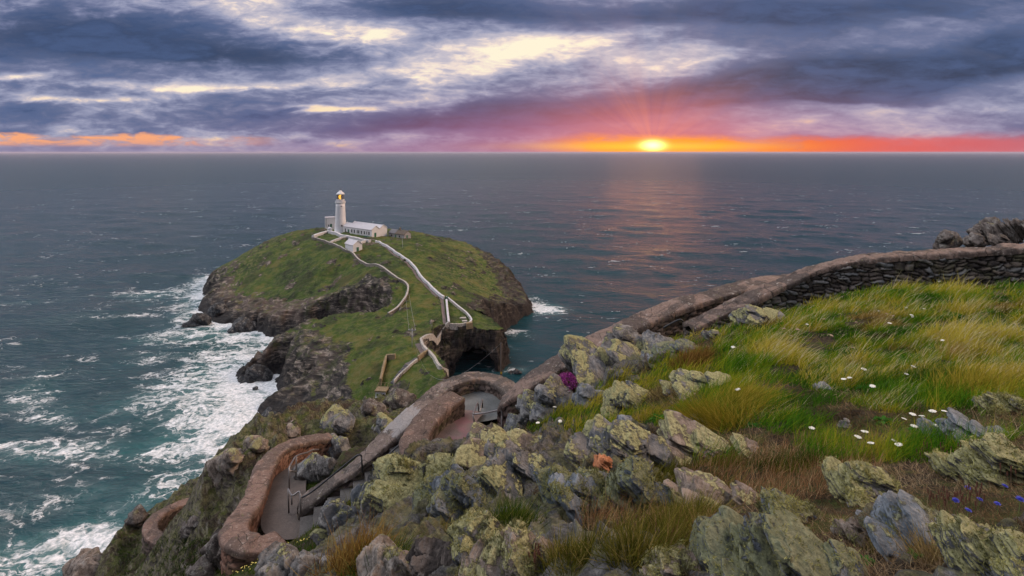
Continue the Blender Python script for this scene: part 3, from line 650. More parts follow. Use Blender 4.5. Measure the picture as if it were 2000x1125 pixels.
# ------------------------------------------------------------------ masonry
def cells2(s, t, seed, jit=.85):
    """cellular pattern: gap measure and a random value per stone"""
    i = np.floor(s).astype(np.int64); j = np.floor(t).astype(np.int64); z0 = np.zeros_like(i)
    f1 = np.full(len(s), 9.0); f2 = f1.copy(); idv = np.zeros(len(s))
    for a in (-1, 0, 1):
        for b in (-1, 0, 1):
            ci, cj = i + a, j + b
            cx = ci + .5 + (_hash(ci, cj, z0, seed) - .5) * jit; cy = cj + .5 + (_hash(ci, cj, z0, seed + 1) - .5) * jit
            d = np.maximum(np.abs(s - cx), np.abs(t - cy)) * .6 + np.hypot(s - cx, t - cy) * .4
            near = d < f1
            f2 = np.where(near, f1, np.minimum(f2, d)); idv = np.where(near, _hash(ci, cj, z0, seed + 2), idv); f1 = np.where(near, d, f1)
    return f2 - f1, idv
def stone_material(name, stops, mossc, moss, gap=(.012, .011, .010)):
    m, n, b = material(name)
    geo = n.node('ShaderNodeNewGeometry'); P = geo.outputs['Position']
    st = n.val(n.attr('stone').outputs['Fac']); gp = n.val(n.attr('gap').outputs['Fac'])
    a = n.noise(P, 3.0, 6, .65); d = n.noise(P, 22.0, 6, .7); big = n.noise(P, .8, 4, .6)
    c = n.ramp(st * .75 + (d - .5) * .5 + .12, stops)
    c = n.mix((a * .6 + big * .5).ss(.55, .66) * moss, c, mossc)
    c = n.mix(gp, c, gap)
    n.link(c, b.inputs['Base Color']); b.inputs['Roughness'].default_value = .88; b.inputs['Specular IOR Level'].default_value = .25
    n.link(n.bump(d * .7 + a * .3, .9, .04), b.inputs['Normal'])
    return m
def coping_material(name, c0, c1, stain, spots=(.34, .31, .28), stain_amt=1.0, patch=None):
    m, n, b = material(name)
    geo = n.node('ShaderNodeNewGeometry'); P = geo.outputs['Position']
    a = n.noise(P, 1.1, 6, .62, .3); f = n.noise(P, 16.0, 6, .72); g = n.noise(P, 5.0, 5, .65); pt = n.noise(n.mapping(P, loc=(9, 4, 1)), .9, 5, .55, .4)
    c = n.ramp(f * .6 + g * .4, [(.34, c0), (.62, c1)])
    c = n.mix(pt.ss(.49, .55) * .75 * stain_amt, c, n.ramp(f, [(.35, stain), (.7, tuple(x * 2.2 for x in stain))]))
    c = n.mix(g.ss(.60, .68) * .7, c, spots)
    c = n.mix(n.noise(P, 9.0, 3, .5).ss(.64, .69) * .6, c, (.12, .115, .055))
    c = n.mix(n.noise(n.mapping(P, loc=(3, 8, 5)), 21.0, 4, .6).ss(.61, .66) * .55, c, spots)
    c = n.mix(n.noise(n.mapping(P, loc=(1, 2, 9)), 2.6, 6, .7).ss(.46, .36) * .6, c, stain)
    jt = n.voronoi(P, 2.1, 'DISTANCE_TO_EDGE').ss(.0, .03, 1.0, .0) * n.noise(n.mapping(P, loc=(6, 6, 2)), 1.3, 4, .6).ss(.42, .56); c = n.mix(jt * .8, c, (.020, .017, .015)); f = f - jt * .5
    if patch is not None:            # a cement repair
        X_, Y_, Z_ = n.sep(P); q_ = (((X_ - patch[0]) * .7 + (Y_ - patch[1]) * .7).abs() * 1.0 + (g - .5) * .9).ss(.50, .58, 1.0, 0.0); c = n.mix(q_, c, n.ramp(f, [(.3, (.20, .185, .18)), (.7, (.30, .28, .275))]))
    n.link(c, b.inputs['Base Color']); b.inputs['Roughness'].default_value = .9; b.inputs['Specular IOR Level'].default_value = .2
    n.link(n.bump(f * .8 + g * .4, .8, .03), b.inputs['Normal'])
    return m
MAT['rubble'] = stone_material('rubble masonry', [(.10, (.040, .030, .027)), (.4, (.085, .062, .054)), (.7, (.15, .112, .098)), (1.0, (.22, .18, .16))], (.050, .052, .018), .6)
MAT['rubble_red'] = stone_material('red brown rubble masonry', [(.10, (.070, .036, .027)), (.4, (.150, .076, .054)), (.7, (.21, .115, .085)), (1.0, (.26, .17, .13))], (.085, .070, .030), .3)
MAT['drystone'] = stone_material('dry stone', [(.08, (.030, .026, .025)), (.35, (.085, .070, .062)), (.55, (.135, .108, .092)), (.75, (.120, .125, .130)), (1.0, (.25, .215, .19))], (.11, .115, .040), .35, (.006, .005, .005))
MAT['cap_pink'] = coping_material('worn render coping', (.105, .073, .060), (.235, .168, .140), (.034, .029, .027))
MAT['cap_red'] = coping_material('red brown coping', (.100, .064, .052), (.225, .150, .122), (.045, .036, .032), (.34, .28, .24), .8)
MAT['cap_dark'] = coping_material('weathered grey coping', (.092, .070, .060), (.205, .160, .138), (.034, .030, .028), (.30, .28, .26), 1.0, at(790, 818, 17.0))
def wall(name, label, cap, T, hl, hr, mcap, mstone, cell=(.30, .17), amp=.035, bulge=.10, step=.05, seed=1, ends=True, group=None, lean=0.0, rough=.25):
    """a wall along the coping line `cap` (its top middle): T thick, hl / hr deep at its left and right (number or list along the wall)"""
    c = spline(cap, step); n = len(c)
    t = np.gradient(c, axis=0); t[:, 2] = 0; t /= np.linalg.norm(t, axis=1)[:, None] + 1e-9
    for _ in range(6): t[1:-1] = (t[:-2] + t[1:-1] * 2 + t[2:]) / 4
    t /= np.linalg.norm(t, axis=1)[:, None]; nrm = np.c_[-t[:, 1], t[:, 0], np.zeros(n)]       # to the left
    s = np.r_[0, np.cumsum(np.linalg.norm(np.diff(c[:, :2], axis=0), axis=1))]
    frac = np.linspace(0, 1, n)
    HL = np.interp(frac, np.linspace(0, 1, len(hl)), hl) if hasattr(hl, '__len__') else np.full(n, hl)
    HR = np.interp(frac, np.linspace(0, 1, len(hr)), hr) if hasattr(hr, '__len__') else np.full(n, hr)
    root = empty(name, tuple(c[n // 2])); inv = c[n // 2]
    # coping: a rounded, slightly lumpy cap that overhangs a little
    k = 15; aa = np.linspace(0, np.pi, k); off = np.sign(np.cos(aa)) * np.abs(np.cos(aa)) ** .7 * (T / 2 + .025); up = np.sin(aa) ** .36 * bulge
    V = c[:, None] + nrm[:, None] * off[None, :, None] + np.array([0, 0, 1.0]) * (up - bulge)[None, :, None]
    low = np.stack([c + nrm * (T / 2 + .02) + [0, 0, -bulge - .07], c - nrm * (T / 2 + .02) + [0, 0, -bulge - .07]], 1)
    V = np.concatenate([low[:, :1], V, low[:, 1:]], 1); m_ = V.shape[1]; v = V.reshape(-1, 3)
    wob = fbm(v / .8, seed + 5, 3) * .05 + fbm(v / .2, seed + 6, 4) * .030 + ridged(v / .35, seed + 7, 2) * .012
    out = np.repeat(nrm, m_, 0) * np.tile(np.r_[1, np.cos(aa), -1], n)[:, None] + np.array([0, 0, 1.0]) * np.tile(np.r_[0, np.sin(aa), 0], n)[:, None]
    sg = np.floor(np.repeat(s, m_) / .62 + fbm(v / 1.5, seed + 8, 2) * .5); fr_ = np.abs(np.repeat(s, m_) / .62 + fbm(v / 1.5, seed + 8, 2) * .5 - sg - .5) * 2; zs = np.zeros(len(v), np.int64)
    wob = wob + (_hash(sg.astype(np.int64), zs, zs, seed) - .5) * .045 - sstep(.90, 1.0, fr_) * .035 + fbm(np.c_[v[:, 0], v[:, 1]] / .34, seed + 12, 2) * .03 + ridged(v / .11, seed + 13, 2) * .010
    v = v + out * wob[:, None]
    F = [grid_faces(n, m_)]
    e0 = np.arange(m_); caps = []
    for base in (0, (n - 1) * m_):
        ctr = len(v); v = np.vstack([v, v[base:base + m_].mean(0, keepdims=True)]); tri = np.stack([base + e0[:-1], base + e0[1:], np.full(m_ - 1, ctr)], 1); caps.append(tri if base else tri[:, ::-1])
    F.append(np.vstack(caps))
    mesh_np('coping', v - inv, F, mcap, parent=root)
    # the two faces
    VV, FF, ST, GP, base = [], [], [], [], 0
    for side, H in ((1, HL), (-1, HR)):
        rows = max(4, int(H.max() / (step * .9))); w = np.linspace(0, 1, rows)
        q = c[:, None] + side * nrm[:, None] * (T / 2 - .01 + lean * (w[None] * H[:, None])[..., None]) + np.array([0, 0, 1.0]) * (-(bulge + .04) - w[None] * H[:, None])[..., None]
        S = np.repeat(s[:, None], rows, 1).ravel() + (7.3 if side < 0 else 0); Zc = q[..., 2].ravel()
        wz = fbm(np.c_[S, Zc] / .5, seed + 9, 3) * rough; wz2 = fbm(np.c_[S, Zc] / .33 + 7, seed + 10, 3) * rough * 1.3
        gap, idv = cells2(S / cell[0] + wz2, Zc / cell[1] + wz * 1.6, seed + side, .98)
        bul = sstep(.0, .42, gap) ** .6
        q = q.reshape(-1, 3) + side * np.repeat(nrm, rows, 0) * ((bul - .6) * amp + fbm(q.reshape(-1, 3) / .12, seed + 2, 3) * amp * .4 + (idv - .5) * amp * .7)[:, None]
        f = grid_faces(n, rows); f = f if side > 0 else f[:, ::-1]
        VV.append(q); FF.append(f + base); ST.append(idv); GP.append(sstep(.13, .02, gap)); base += len(q)
        if side > 0: nl = rows
        else: nrr = rows
    if ends:
        # close the two ends with rows of stones
        nl_idx = lambda col_i, side: (col_i * nl + np.arange(nl)) if side > 0 else (n * nl + col_i * nrr + np.arange(nrr))
        for ci in (0, n - 1):
            A = VV[0][ci * nl:(ci + 1) * nl]; B = VV[1][ci * nrr:(ci + 1) * nrr]; k2 = 10; mrow = max(nl, nrr)
            Ai = np.stack([np.interp(np.linspace(0, 1, mrow), np.linspace(0, 1, nl), A[:, i]) for i in range(3)], 1); Bi = np.stack([np.interp(np.linspace(0, 1, mrow), np.linspace(0, 1, nrr), B[:, i]) for i in range(3)], 1)
            w = np.linspace(0, 1, k2)[:, None, None]; q = Ai[None] * (1 - w) + Bi[None] * w
            q = q.reshape(-1, 3); ss_ = np.repeat(np.linspace(0, T, k2), mrow)
            gap, idv = cells2(ss_ / cell[0] + 40, q[:, 2] / cell[1], seed + 3)
            q = q + (t[ci] * (1 if ci else -1))[None] * ((sstep(0, .4, gap) * amp + fbm(q / .2, seed, 2) * .03) * np.repeat(np.sin(np.linspace(0, np.pi, k2)), mrow))[:, None]
            f = grid_faces(k2, mrow); VV.append(q); FF.append((f if ci else f[:, ::-1]) + base); ST.append(idv); GP.append(sstep(.12, .02, gap)); base += len(q)
    mesh_np('stonework', np.vstack(VV) - inv, np.vstack(FF), mstone, parent=root, colors={'stone': (np.concatenate(ST), 'FLOAT'), 'gap': (np.concatenate(GP), 'FLOAT')})
    tag(root, label, 'wall', group)
    return root
# long outer wall with its round end at the landing
LONG_CAP = [at(583, 986, 15.7), at(640, 944, 16.0), at(700, 901, 16.1), at(760, 846, 16.6), at(820, 791, 17.5), at(858, 757, 18.4), at(890, 740, 18.7), at(930, 731, 19.1), at(968, 738, 18.9), at(997, 755, 18.1), at(1012, 772, 17.2)]
wall('stone_wall', 'long mortared stone wall beside the stairs, curving round the landing at its upper end', LONG_CAP, .68, 3.0, [.9, 1.0, 1.0, 1.1, 1.2, 1.4, 1.5], MAT['cap_dark'], MAT['rubble'], (.34, .14), .045, .12, seed=11)
wall('stone_wall', 'short thick red brown stone wall between the pink ramp and the stairs', [at(893, 768, 16.9), at(872, 782, 16.5), at(846, 802, 15.9), at(820, 832, 15.0), at(808, 862, 14.3), at(815, 884, 13.8), at(835, 898, 13.4)], .72, 1.25, [1.6, 1.5, 1.3, 1.2], MAT['cap_red'], MAT['rubble'], (.26, .15), .04, .12, seed=21)
OUTER_CAP = [at(978, 782, 15.4), at(1010, 756, 15.3), at(1060, 722, 15.4), at(1130, 680, 15.7), at(1200, 644, 16.1), at(1300, 601, 16.7), at(1400, 569, 17.3), at(1480, 550, 17.9), at(1545, 540, 18.5), at(1600, 534, 19.1)]
wall('stone_wall', 'long sloping wall with rounded coping rising from the landing up to the right', OUTER_CAP, .85, 2.6, [1.9, 1.5, 1.3, 1.1, 1.0], MAT['cap_pink'], MAT['rubble'], (.30, .13), .045, .12, seed=31)
INNER_CAP = [at(1345, 634, 14.5), at(1395, 610, 14.7), at(1450, 585, 14.9), at(1500, 561, 15.1), at(1545, 541, 15.2), at(1600, 518, 15.2), at(1700, 499, 14.9), at(1850, 489, 14.4), at(2000, 478, 13.9), at(2180, 468, 13.4)]
wall('dry_stone_wall', 'tall dry stone wall of loose dark slabs above the grass at the right', INNER_CAP, .55, 1.4, [.35, .5, .95, 1.25, 1.4, 1.5, 1.5, 1.5], MAT['cap_pink'], MAT['drystone'], (.26, .12), .085, .10, step=.028, seed=41, rough=.75)
wall('stone_wall', 'red brown hook shaped wall along the outer side of the lower path', HOOK_CAP, .60, [.9, .85, .8, .8, .8], [1.4, 1.6, 1.8, 1.6, 1.4], MAT['cap_red'], MAT['rubble_red'], (.28, .15), .035, .11, seed=51)
wall('stone_wall', 'round red brown wall enclosing the lowest bend of the path', [at(452, 950, 28.0), at(420, 960, 27.3), at(390, 972, 26.5), at(345, 984, 25.8), at(308, 1005, 24.8), at(292, 1030, 23.9), at(308, 1050, 23.3), at(345, 1056, 23.0), at(385, 1046, 23.2), at(420, 1034, 23.6)],
     .55, .85, [1.2, 1.4, 2.2, 2.0, 1.6], MAT['cap_red'], MAT['rubble'], (.32, .16), .04, .11, seed=61)

# ------------------------------------------------------------------ paths and stairs
def concrete(name, c0, c1, tint=None):
    m, n, b = material(name); geo = n.node('ShaderNodeNewGeometry'); P = geo.outputs['Position']
    a = n.noise(P, 1.2, 6, .6, .3); f = n.noise(P, 18.0, 6, .7); g = n.noise(P, 60.0, 3, .6)
    c = n.ramp(a * .5 + f * .5, [(.36, c0), (.62, c1)])
    if tint: c = n.mix(n.noise(n.mapping(P, loc=(4, 2, 0)), .9, 4, .55).ss(.46, .60) * .8, c, tint)
    c = n.mix(g.ss(.62, .70) * .5, c, tuple(min(1, x * 2.0) for x in c1))
    n.link(c, b.inputs['Base Color']); b.inputs['Roughness'].default_value = .85
    n.link(n.bump(f * .7 + g * .4, .6, .02), b.inputs['Normal']); return m
MAT['ramp'] = concrete('worn red concrete', (.085, .062, .054), (.180, .125, .112), (.190, .085, .095))
MAT['landing'] = concrete('grey concrete', (.055, .060, .060), (.135, .140, .140))
MAT['lower'] = concrete('dusty concrete', (.042, .034, .030), (.105, .082, .072))
MAT['step'] = concrete('grey step stone', (.034, .032, .032), (.095, .088, .084))
def path_strip(name, line, w, mat, step=.1, lift=0.0, label=None, height=None):
    c = spline(line, step); n = len(c); t = np.gradient(c, axis=0); t[:, 2] = 0
    for _ in range(4): t[1:-1] = (t[:-2] + 2 * t[1:-1] + t[2:]) / 4
    t /= np.linalg.norm(t, axis=1)[:, None]; nr = np.c_[-t[:, 1], t[:, 0], np.zeros(n)]; k = 9
    W_ = np.interp(np.linspace(0, 1, n), np.linspace(0, 1, len(w)), w) if hasattr(w, '__len__') else np.full(n, w)
    V = (c[:, None] + nr[:, None] * (np.linspace(-1, 1, k)[None] * W_[:, None])[..., None]).reshape(-1, 3)
    if height is not None: V[:, 2] = height(V[:, 0], V[:, 1])
    V[:, 2] += lift + fbm(V / .4, 5, 3) * .015
    o = mesh_np(name, V, grid_faces(n, k)[:, ::-1], mat); tag(o, kind='structure', label=label); return o
path_strip('path', RAMP[:4] + [at(908, 800, 17.3)], [1.0, 1.0, .85, .72, .70], MAT['ramp'], label='pinkish concrete ramp down to the landing')
def landing():
    c = (at(885, 790, 17.7) + at(940, 788, 18.0)) / 2; zz = 83.22
    k = np.linspace(0, 2 * np.pi, 40, endpoint=False); V = [[c[0], c[1], zz]]; F = []
    for r in (.5, 1.0): V += [[c[0] + 1.75 * r * math.cos(a), c[1] + 1.25 * r * math.sin(a), zz] for a in k]
    for i in range(40):
        j = (i + 1) % 40; F += [(1 + i, 41 + i, 41 + j, 1 + j)]
    T3 = [(0, 1 + i, 1 + (i + 1) % 40) for i in range(40)]
    tag(mesh_np('landing', V, [np.array(F), np.array(T3)], MAT['landing'], smooth=False), kind='structure', label='grey concrete landing inside the curved wall')
landing()
path_strip('lower_path', LOWER, [.75, .7, .62, .6, .58, .55, .5], MAT['lower'], label='dusty brown path inside the hook shaped wall')
path_strip('bend_path', BEND, 1.05, MAT['lower'], label='brown floor of the lowest bend')
def stairs():
    n = 13; pl = spline(FLIGHT, .02); ks = np.linspace(0, len(pl) - 1, n + 1).astype(int); b = FLIGHT[-1]
    root = empty('stone_stairs', tuple(b)); tag(root, 'steep flight of grey stone steps below the long wall', 'stairs')
    for i in range(n):
        p0, p1 = pl[ks[i]], pl[ks[i + 1]]; q = (p0 + p1) / 2; L = np.hypot(*(p1 - p0)[:2]); rz = math.atan2(*(p1 - p0)[1::-1]); top = p1[2] + .02
        s = MB(); s.box((0, 0, 0), (L + .05, 1.25, .5)); o = s.build('step', MAT['step'], root)
        bv = o.modifiers.new('edge', 'BEVEL'); bv.width = .012; bv.segments = 2
        o.location = Vector((q[0], q[1], top - .25)) - Vector(b); o.rotation_euler = (0, 0, rz + random.uniform(-.02, .02))
stairs()

# ------------------------------------------------------------------ buildings on the island
def ray_isl(pts, D0=150.0, D1=420.0):
    """where lines of sight to photo positions meet the island's ground"""
    Ds = np.arange(D0, D1, .5); out = []
    for u, v in pts:
        X = (u - 1000) / 1000 * Ds; Z = EYE - (v - 297) / 1000 * Ds; g = island_h(X, Ds); k = np.argmax(g >= Z)
        if g[k] < Z[k]: k = np.argmin(np.abs(g - Z))
        out.append((X[k], Ds[k], g[k]))
    return np.array(out)
MAT['white'] = plain('white painted render', (.62, .61, .63), .6, var=.06, scale=.6)
MAT['white_roof'] = plain('pale painted slate', (.44, .42, .45), .55, var=.10, scale=1.2)
MAT['green'] = plain('green paint', (.015, .11, .065), .45, var=.1)
MAT['pane'] = plain('dark window glass', (.02, .024, .03), .08, var=.1)
MAT['lamp_glass'] = plain('lantern glazing', (.10, .10, .115), .1, var=.1)
MAT['slate'] = plain('grey slate', (.085, .082, .095), .6, var=.25, scale=1.5)
MAT['brown_roof'] = plain('mossy brown roof', (.085, .062, .045), .8, var=.3, scale=1.5)
MAT['greywall'] = plain('weathered limewash', (.27, .26, .27), .8, var=.3, scale=1.2)
MAT['iwall'] = plain('limewashed stone', (.33, .305, .28), .85, var=.42, scale=1.6, bump=.5)
MAT['iwall_dark'] = plain('bare island stone', (.13, .115, .10), .9, var=.45, scale=1.4, bump=.6)
MAT['iwhite'] = plain('whitewash', (.46, .455, .48), .7, var=.2, scale=1.0)
MAT['ipath'] = plain('trodden path', (.13, .098, .090), .9, var=.22, scale=1.0)
MAT['timber'] = plain('yellowed timber and stone', (.20, .15, .085), .85, var=.35, scale=1.5)
MAT['pole'] = plain('tarred wood', (.030, .020, .015), .8, var=.3, scale=4)
MAT['steel'] = plain('grey painted steel', (.30, .30, .33), .5, var=.12, scale=2)
MAT['rail'] = plain('galvanised rail', (.20, .19, .19), .42, .6, var=.3, scale=6)
MAT['rail_dark'] = plain('dark painted rail', (.028, .030, .034), .5, .2, var=.2, scale=6)
def emis(name, c, s):
    m, n, b = material(name); b.inputs['Base Color'].default_value = (.3, .15, .02, 1); b.inputs['Emission Color'].default_value = (*c, 1); b.inputs['Emission Strength'].default_value = s; return m
MAT['lamp'] = emis('lit lamp', (1.0, .50, .05), 1.6)
def lighthouse():
    x, y = -125.0, 373.0; z = island_z(x, y); root = empty('lighthouse', (x, y, z)); tag(root, 'tall white lighthouse tower with its lantern lit', 'lighthouse')
    MB().lathe((0, 0, 0), [(4.5, -1.5), (4.45, .3), (4.2, .5), (3.95, 5), (3.55, 12), (3.25, 19), (3.2, 21.4)], 40).build('tower', MAT['white'], root, True)
    MB().lathe((0, 0, 0), [(3.2, 21.4), (3.75, 21.9), (3.8, 22.3), (3.55, 22.4)], 40).build('gallery', MAT['white'], root)
    g = MB()
    for k in range(24):
        a = k * math.pi / 12; g.tube([(3.65 * math.cos(a), 3.65 * math.sin(a), 22.4), (3.65 * math.cos(a), 3.65 * math.sin(a), 23.5)], .05, 5)
    for h in (22.9, 23.5): g.tube([(3.65 * math.cos(a), 3.65 * math.sin(a), h) for a in np.linspace(0, 2 * np.pi, 49)], .05, 5)
    g.build('railing', MAT['steel'], root)
    MB().lathe((0, 0, 0), [(2.85, 22.35), (2.85, 24.1), (2.7, 24.2)], 32).build('lantern_base', MAT['white'], root)
    ln = MB().lathe((0, 0, 0), [(1.0, 24.2), (1.0, 24.3)], 24).build('lantern', MAT['steel'], root)
    b = MB()
    for k in range(16):
        a = (k + .5) * math.pi / 8
        for s_ in (1, -1): b.tube([(2.62 * math.cos(a), 2.62 * math.sin(a), 24.15), (2.62 * math.cos(a + s_ * .39), 2.62 * math.sin(a + s_ * .39), 27.75)], .05, 5)
    b.build('glazing_bars', MAT['steel'], ln)
    g = MB()
    for k in range(28):      # glazed back of the lantern; the seaward lens leaves the landward side open
        a0, a1 = math.radians(-62 + k * 304 / 28), math.radians(-62 + (k + 1) * 304 / 28)
        g.poly([(2.55 * math.cos(a0), 2.55 * math.sin(a0), 24.2), (2.55 * math.cos(a1), 2.55 * math.sin(a1), 24.2), (2.55 * math.cos(a1), 2.55 * math.sin(a1), 27.7), (2.55 * math.cos(a0), 2.55 * math.sin(a0), 27.7)])
    o = g.build('lantern_pane', MAT['lamp_glass'], ln); o.rotation_euler.z = 0
    MB().lathe((0, 0, 0), [(.3, 24.3), (1.0, 24.7), (1.35, 25.9), (1.0, 27.1), (.3, 27.5)], 20).build('lamp', MAT['lamp'], ln, True)
    MB().lathe((0, 0, 0), [(2.95, 27.7), (3.0, 28.0), (2.6, 28.6), (1.7, 29.4), (1.2, 29.7), (1.15, 30.2), (.5, 30.6), (.12, 30.7)], 32).build('dome', MAT['white'], root, True)
    MB().lathe((0, 0, 0), [(.12, 30.6), (.35, 31.0), (.12, 31.4), (.05, 32.2)], 8).build('finial', MAT['pole'], root)
    dirn = math.atan2(-y, -x) + .25
    for a, h in ((dirn, 5.4), (dirn - .05, 19.4)):
        r = 3.95 if h < 10 else 3.28; MB().box((r * math.cos(a), r * math.sin(a), h), (.25, .9, 1.1 if h < 10 else .5), a).build('window', MAT['pane'], root)
    MB().lathe((0, 0, 0), [(4.53, -1.4), (4.53, .35)], 40).build('plinth', MAT['green'], root)
lighthouse()
def keepers_house():
    A = Vector((-121.0, 367.6, 0)); Bp = Vector((-95.5, 348.8, 0)); ux = (Bp - A).normalized(); L = (Bp - A).length; rz = math.atan2(ux.y, ux.x)
    z0 = island_z(Bp.x, Bp.y); root = empty('keepers_house', (A.x, A.y, z0), rz); tag(root, 'long white keepers building with two parallel pitched roofs and green doors beside the tower', 'house')
    e, r, dp = 4.9, 7.2, 6.6
    w = MB()
    for k in (0, 1):
        y0 = k * dp; w.prism([(0, y0, -2), (0, y0 + dp, -2), (0, y0 + dp, e), (0, y0 + dp / 2, r), (0, y0, e)], (L, 0, 0))
    # butt the second range 3 mm proud so that no two faces share a plane
    w.build('wall', MAT['white'], root)
    for k in (0, 1):
        y0 = k * dp; q = MB()
        for s_ in (0, 1):
            ya, yb = (y0 - .3, y0 + dp / 2) if not s_ else (y0 + dp + .02, y0 + dp / 2); za = e - .12 if not s_ else e + .06
            q.prism([(-.2, ya, za + .1), (-.2, yb, r + .12), (-.2, yb, r + .36), (-.2, ya, za + .34)], (L + .4, 0, 0))
        ro = q.build('roof', MAT['white_roof'], root)
        for xx in (-.25, L - .05): MB().tube([(xx + .15, y0 - .3, e + .4), (xx + .15, y0 + dp / 2, r + .52), (xx + .15, y0 + dp, e + .48)], .2, 6).build('gable_coping', MAT['white'], ro)
    MB().box((L / 2, -.06, .1), (L + .2, .14, .9)).build('plinth', MAT['green'], root)
    def opening(kind, x_, w_, h_, zc, end=False):
        c = (x_, -.03, zc) if not end else (L + .03, x_, zc); sz = (w_, .12, h_) if not end else (.12, w_, h_)
        o = MB().box(c, sz).build(kind, MAT['green'] if kind == 'door' else MAT['pane'], root)
        if kind == 'window':
            MB().box((c[0], c[1] - .07, zc - h_ / 2 - .1), (w_ + .4, .22, .16)).build('sill', MAT['white'], o); MB().box((c[0], c[1] - .05, zc), (w_, .08, .09)).build('glazing_bar', MAT['white'], o)
    for fr in (.07, .30, .40, .555, .645, .75, .905): opening('window', fr * L, 1.25, 2.1, 2.55)
    for fr in (.495, .825): opening('window', fr * L, .7, 1.9, 2.6)
    opening('door', .185 * L, 1.7, 3.1, 1.7)
    opening('door', 2.9, 1.6, 2.9, 1.45, True)
    for fr in (.35, .52, .70, .86): MB().tube([(fr * L, -.16, e - .1), (fr * L, -.16, .3)], .07, 6).build('drainpipe', MAT['steel'], root)
keepers_house()
def block_house():
    x, y = -136.6, 384.0; z = island_z(x, y); root = empty('engine_house', (x, y, z), math.radians(18)); tag(root, 'tall flat roofed white building with green door left of the tower', 'building')
    MB().box((0, 0, 3.4), (6.8, 6, 9.8)).build('wall', MAT['white'], root)
    rf = MB().box((0, 0, 8.45), (7.2, 6.4, .32)).build('roof', MAT['white_roof'], root)
    t = MB()
    for sx in (-3.3, 3.3): t.tube([(sx, -3, 8.6), (sx, -3, 9.6)], .06, 5)
    t.tube([(-3.3, -3, 9.6), (3.3, -3, 9.6)], .06, 5); t.build('railing', MAT['steel'], rf)
    MB().box((.9, -3.03, 2.2), (1.5, .14, 3.2)).build('door', MAT['green'], root)
    MB().box((-.8, -3.03, 2.7), (.7, .14, 1.2)).build('window', MAT['pane'], root)
    MB().box((-2.5, -3.04, 4.9), (.25, .14, 5.8)).build('drainpipe', MAT['rail_dark'], root)
    x, y = -133.5, 375.0
    t = MB().lathe((0, 0, 0), [(1.6, -1), (1.6, 2.0), (1.2, 2.5), (.3, 2.7)], 20).build('water_tank', MAT['white'], None, True); t.location = (x, y, island_z(x, y)); tag(t, 'small round white tank at the foot of the tower', 'tank')
block_house()
def shed():
    P0 = Vector((-94.8, 305.5, 0)); ux = Vector((-.72, .69, 0)).normalized(); rz = math.atan2(ux.y, ux.x); z = island_z(P0.x, P0.y)
    root = empty('store_shed', (P0.x, P0.y, z), rz); tag(root, 'small white gabled shed with one green door below the keepers building', 'shed')
    L, dp, e, r = 9.6, 6.0, 4.1, 6.5; y = -dp
    MB().prism([(0, 0, -1.5), (0, y, -1.5), (0, y, e), (0, y / 2, r), (0, 0, e)], (L, 0, 0)).build('wall', MAT['white'], root)
    q = MB()
    q.prism([(-.25, .3, e - .05), (-.25, y / 2, r + .08), (-.25, y / 2, r + .34), (-.25, .3, e + .22)], (L + .5, 0, 0)); q.prism([(-.25, y - .3, e - .05), (-.25, y / 2, r + .08), (-.25, y / 2, r + .34), (-.25, y - .3, e + .22)], (L + .5, 0, 0))
    ro = q.build('roof', MAT['white_roof'], root)
    for xx in (-.2, L + .2): MB().tube([(xx, .3, e + .25), (xx, y / 2, r + .42), (xx, y - .3, e + .25)], .19, 6).build('gable_coping', MAT['white'], ro)
    MB().box((-.05, y / 2, 1.35), (.14, 1.5, 2.9)).build('door', MAT['green'], root)
    MB().box((L / 2, .04, -.2), (L, .12, .5)).build('plinth', MAT['rail_dark'], root)
    f = MB()
    for k in range(9): f.tube([(-1.2, y - .4 - k * .5, -1), (-1.2, y - .4 - k * .5, 1.2)], .06, 5)
    f.tube([(-1.2, y - .4, 1.2), (-1.2, y - 4.4, 1.2)], .07, 5); f.tube([(-1.2, y - .4, .5), (-1.2, y - 4.4, .5)], .07, 5)
    o = f.build('railing', MAT['green']); o.matrix_world = Matrix.Translation((P0.x, P0.y, z)) @ Matrix.Rotation(rz, 4, 'Z'); tag(o, 'short green railing beside the small white shed', 'railing')
shed()
def cottage():
    A = Vector((-86.5, 359.0, 0)); Bp = Vector((-73.6, 350.0, 0)); ux = (Bp - A).normalized(); L = (Bp - A).length; rz = math.atan2(ux.y, ux.x); z = island_z(Bp.x, Bp.y) + .2
    root = empty('ruined_cottage', (A.x, A.y, z), rz); tag(root, 'low weathered grey cottage with patched brown roof right of the keepers building', 'cottage')
    e, r, dp = 3.1, 5.4, 6.2
    MB().prism([(0, 0, -2.5), (0, dp, -2.5), (0, dp, e), (0, dp / 2, r), (0, 0, e)], (L, 0, 0)).build('wall', MAT['greywall'], root)
    for x0, x1, mt in ((-.2, L * .40, 'slate'), (L * .405, L + .2, 'brown_roof')):
        q = MB(); q.prism([(x0, -.3, e - .08), (x0, dp / 2, r + .06), (x0, dp / 2, r + .3), (x0, -.3, e + .16)], (x1 - x0, 0, 0)); q.prism([(x0, dp + .3, e - .08), (x0, dp / 2, r + .06), (x0, dp / 2, r + .3), (x0, dp + .3, e + .16)], (x1 - x0, 0, 0)); ro = q.build('roof', MAT[mt], root)
        if mt == 'brown_roof': MB().box((L * .52, dp / 2, r + .8), (1.1, 1.1, 2.2)).build('chimney', MAT['iwall_dark'], ro)
    for fr, k in ((.45, 'door'), (.2, 'window'), (.7, 'window')):
        MB().box((fr * L, -.04, 1.3 if k == 'door' else 1.7), (1.1, .14, 2.5 if k == 'door' else 1.2)).build(k, MAT['green' if k == 'door' else 'pane'], root)
    MB().box((L + .04, dp * .4, 1.3), (.14, 1.3, 2.6)).build('door', MAT['green'], root)
cottage()

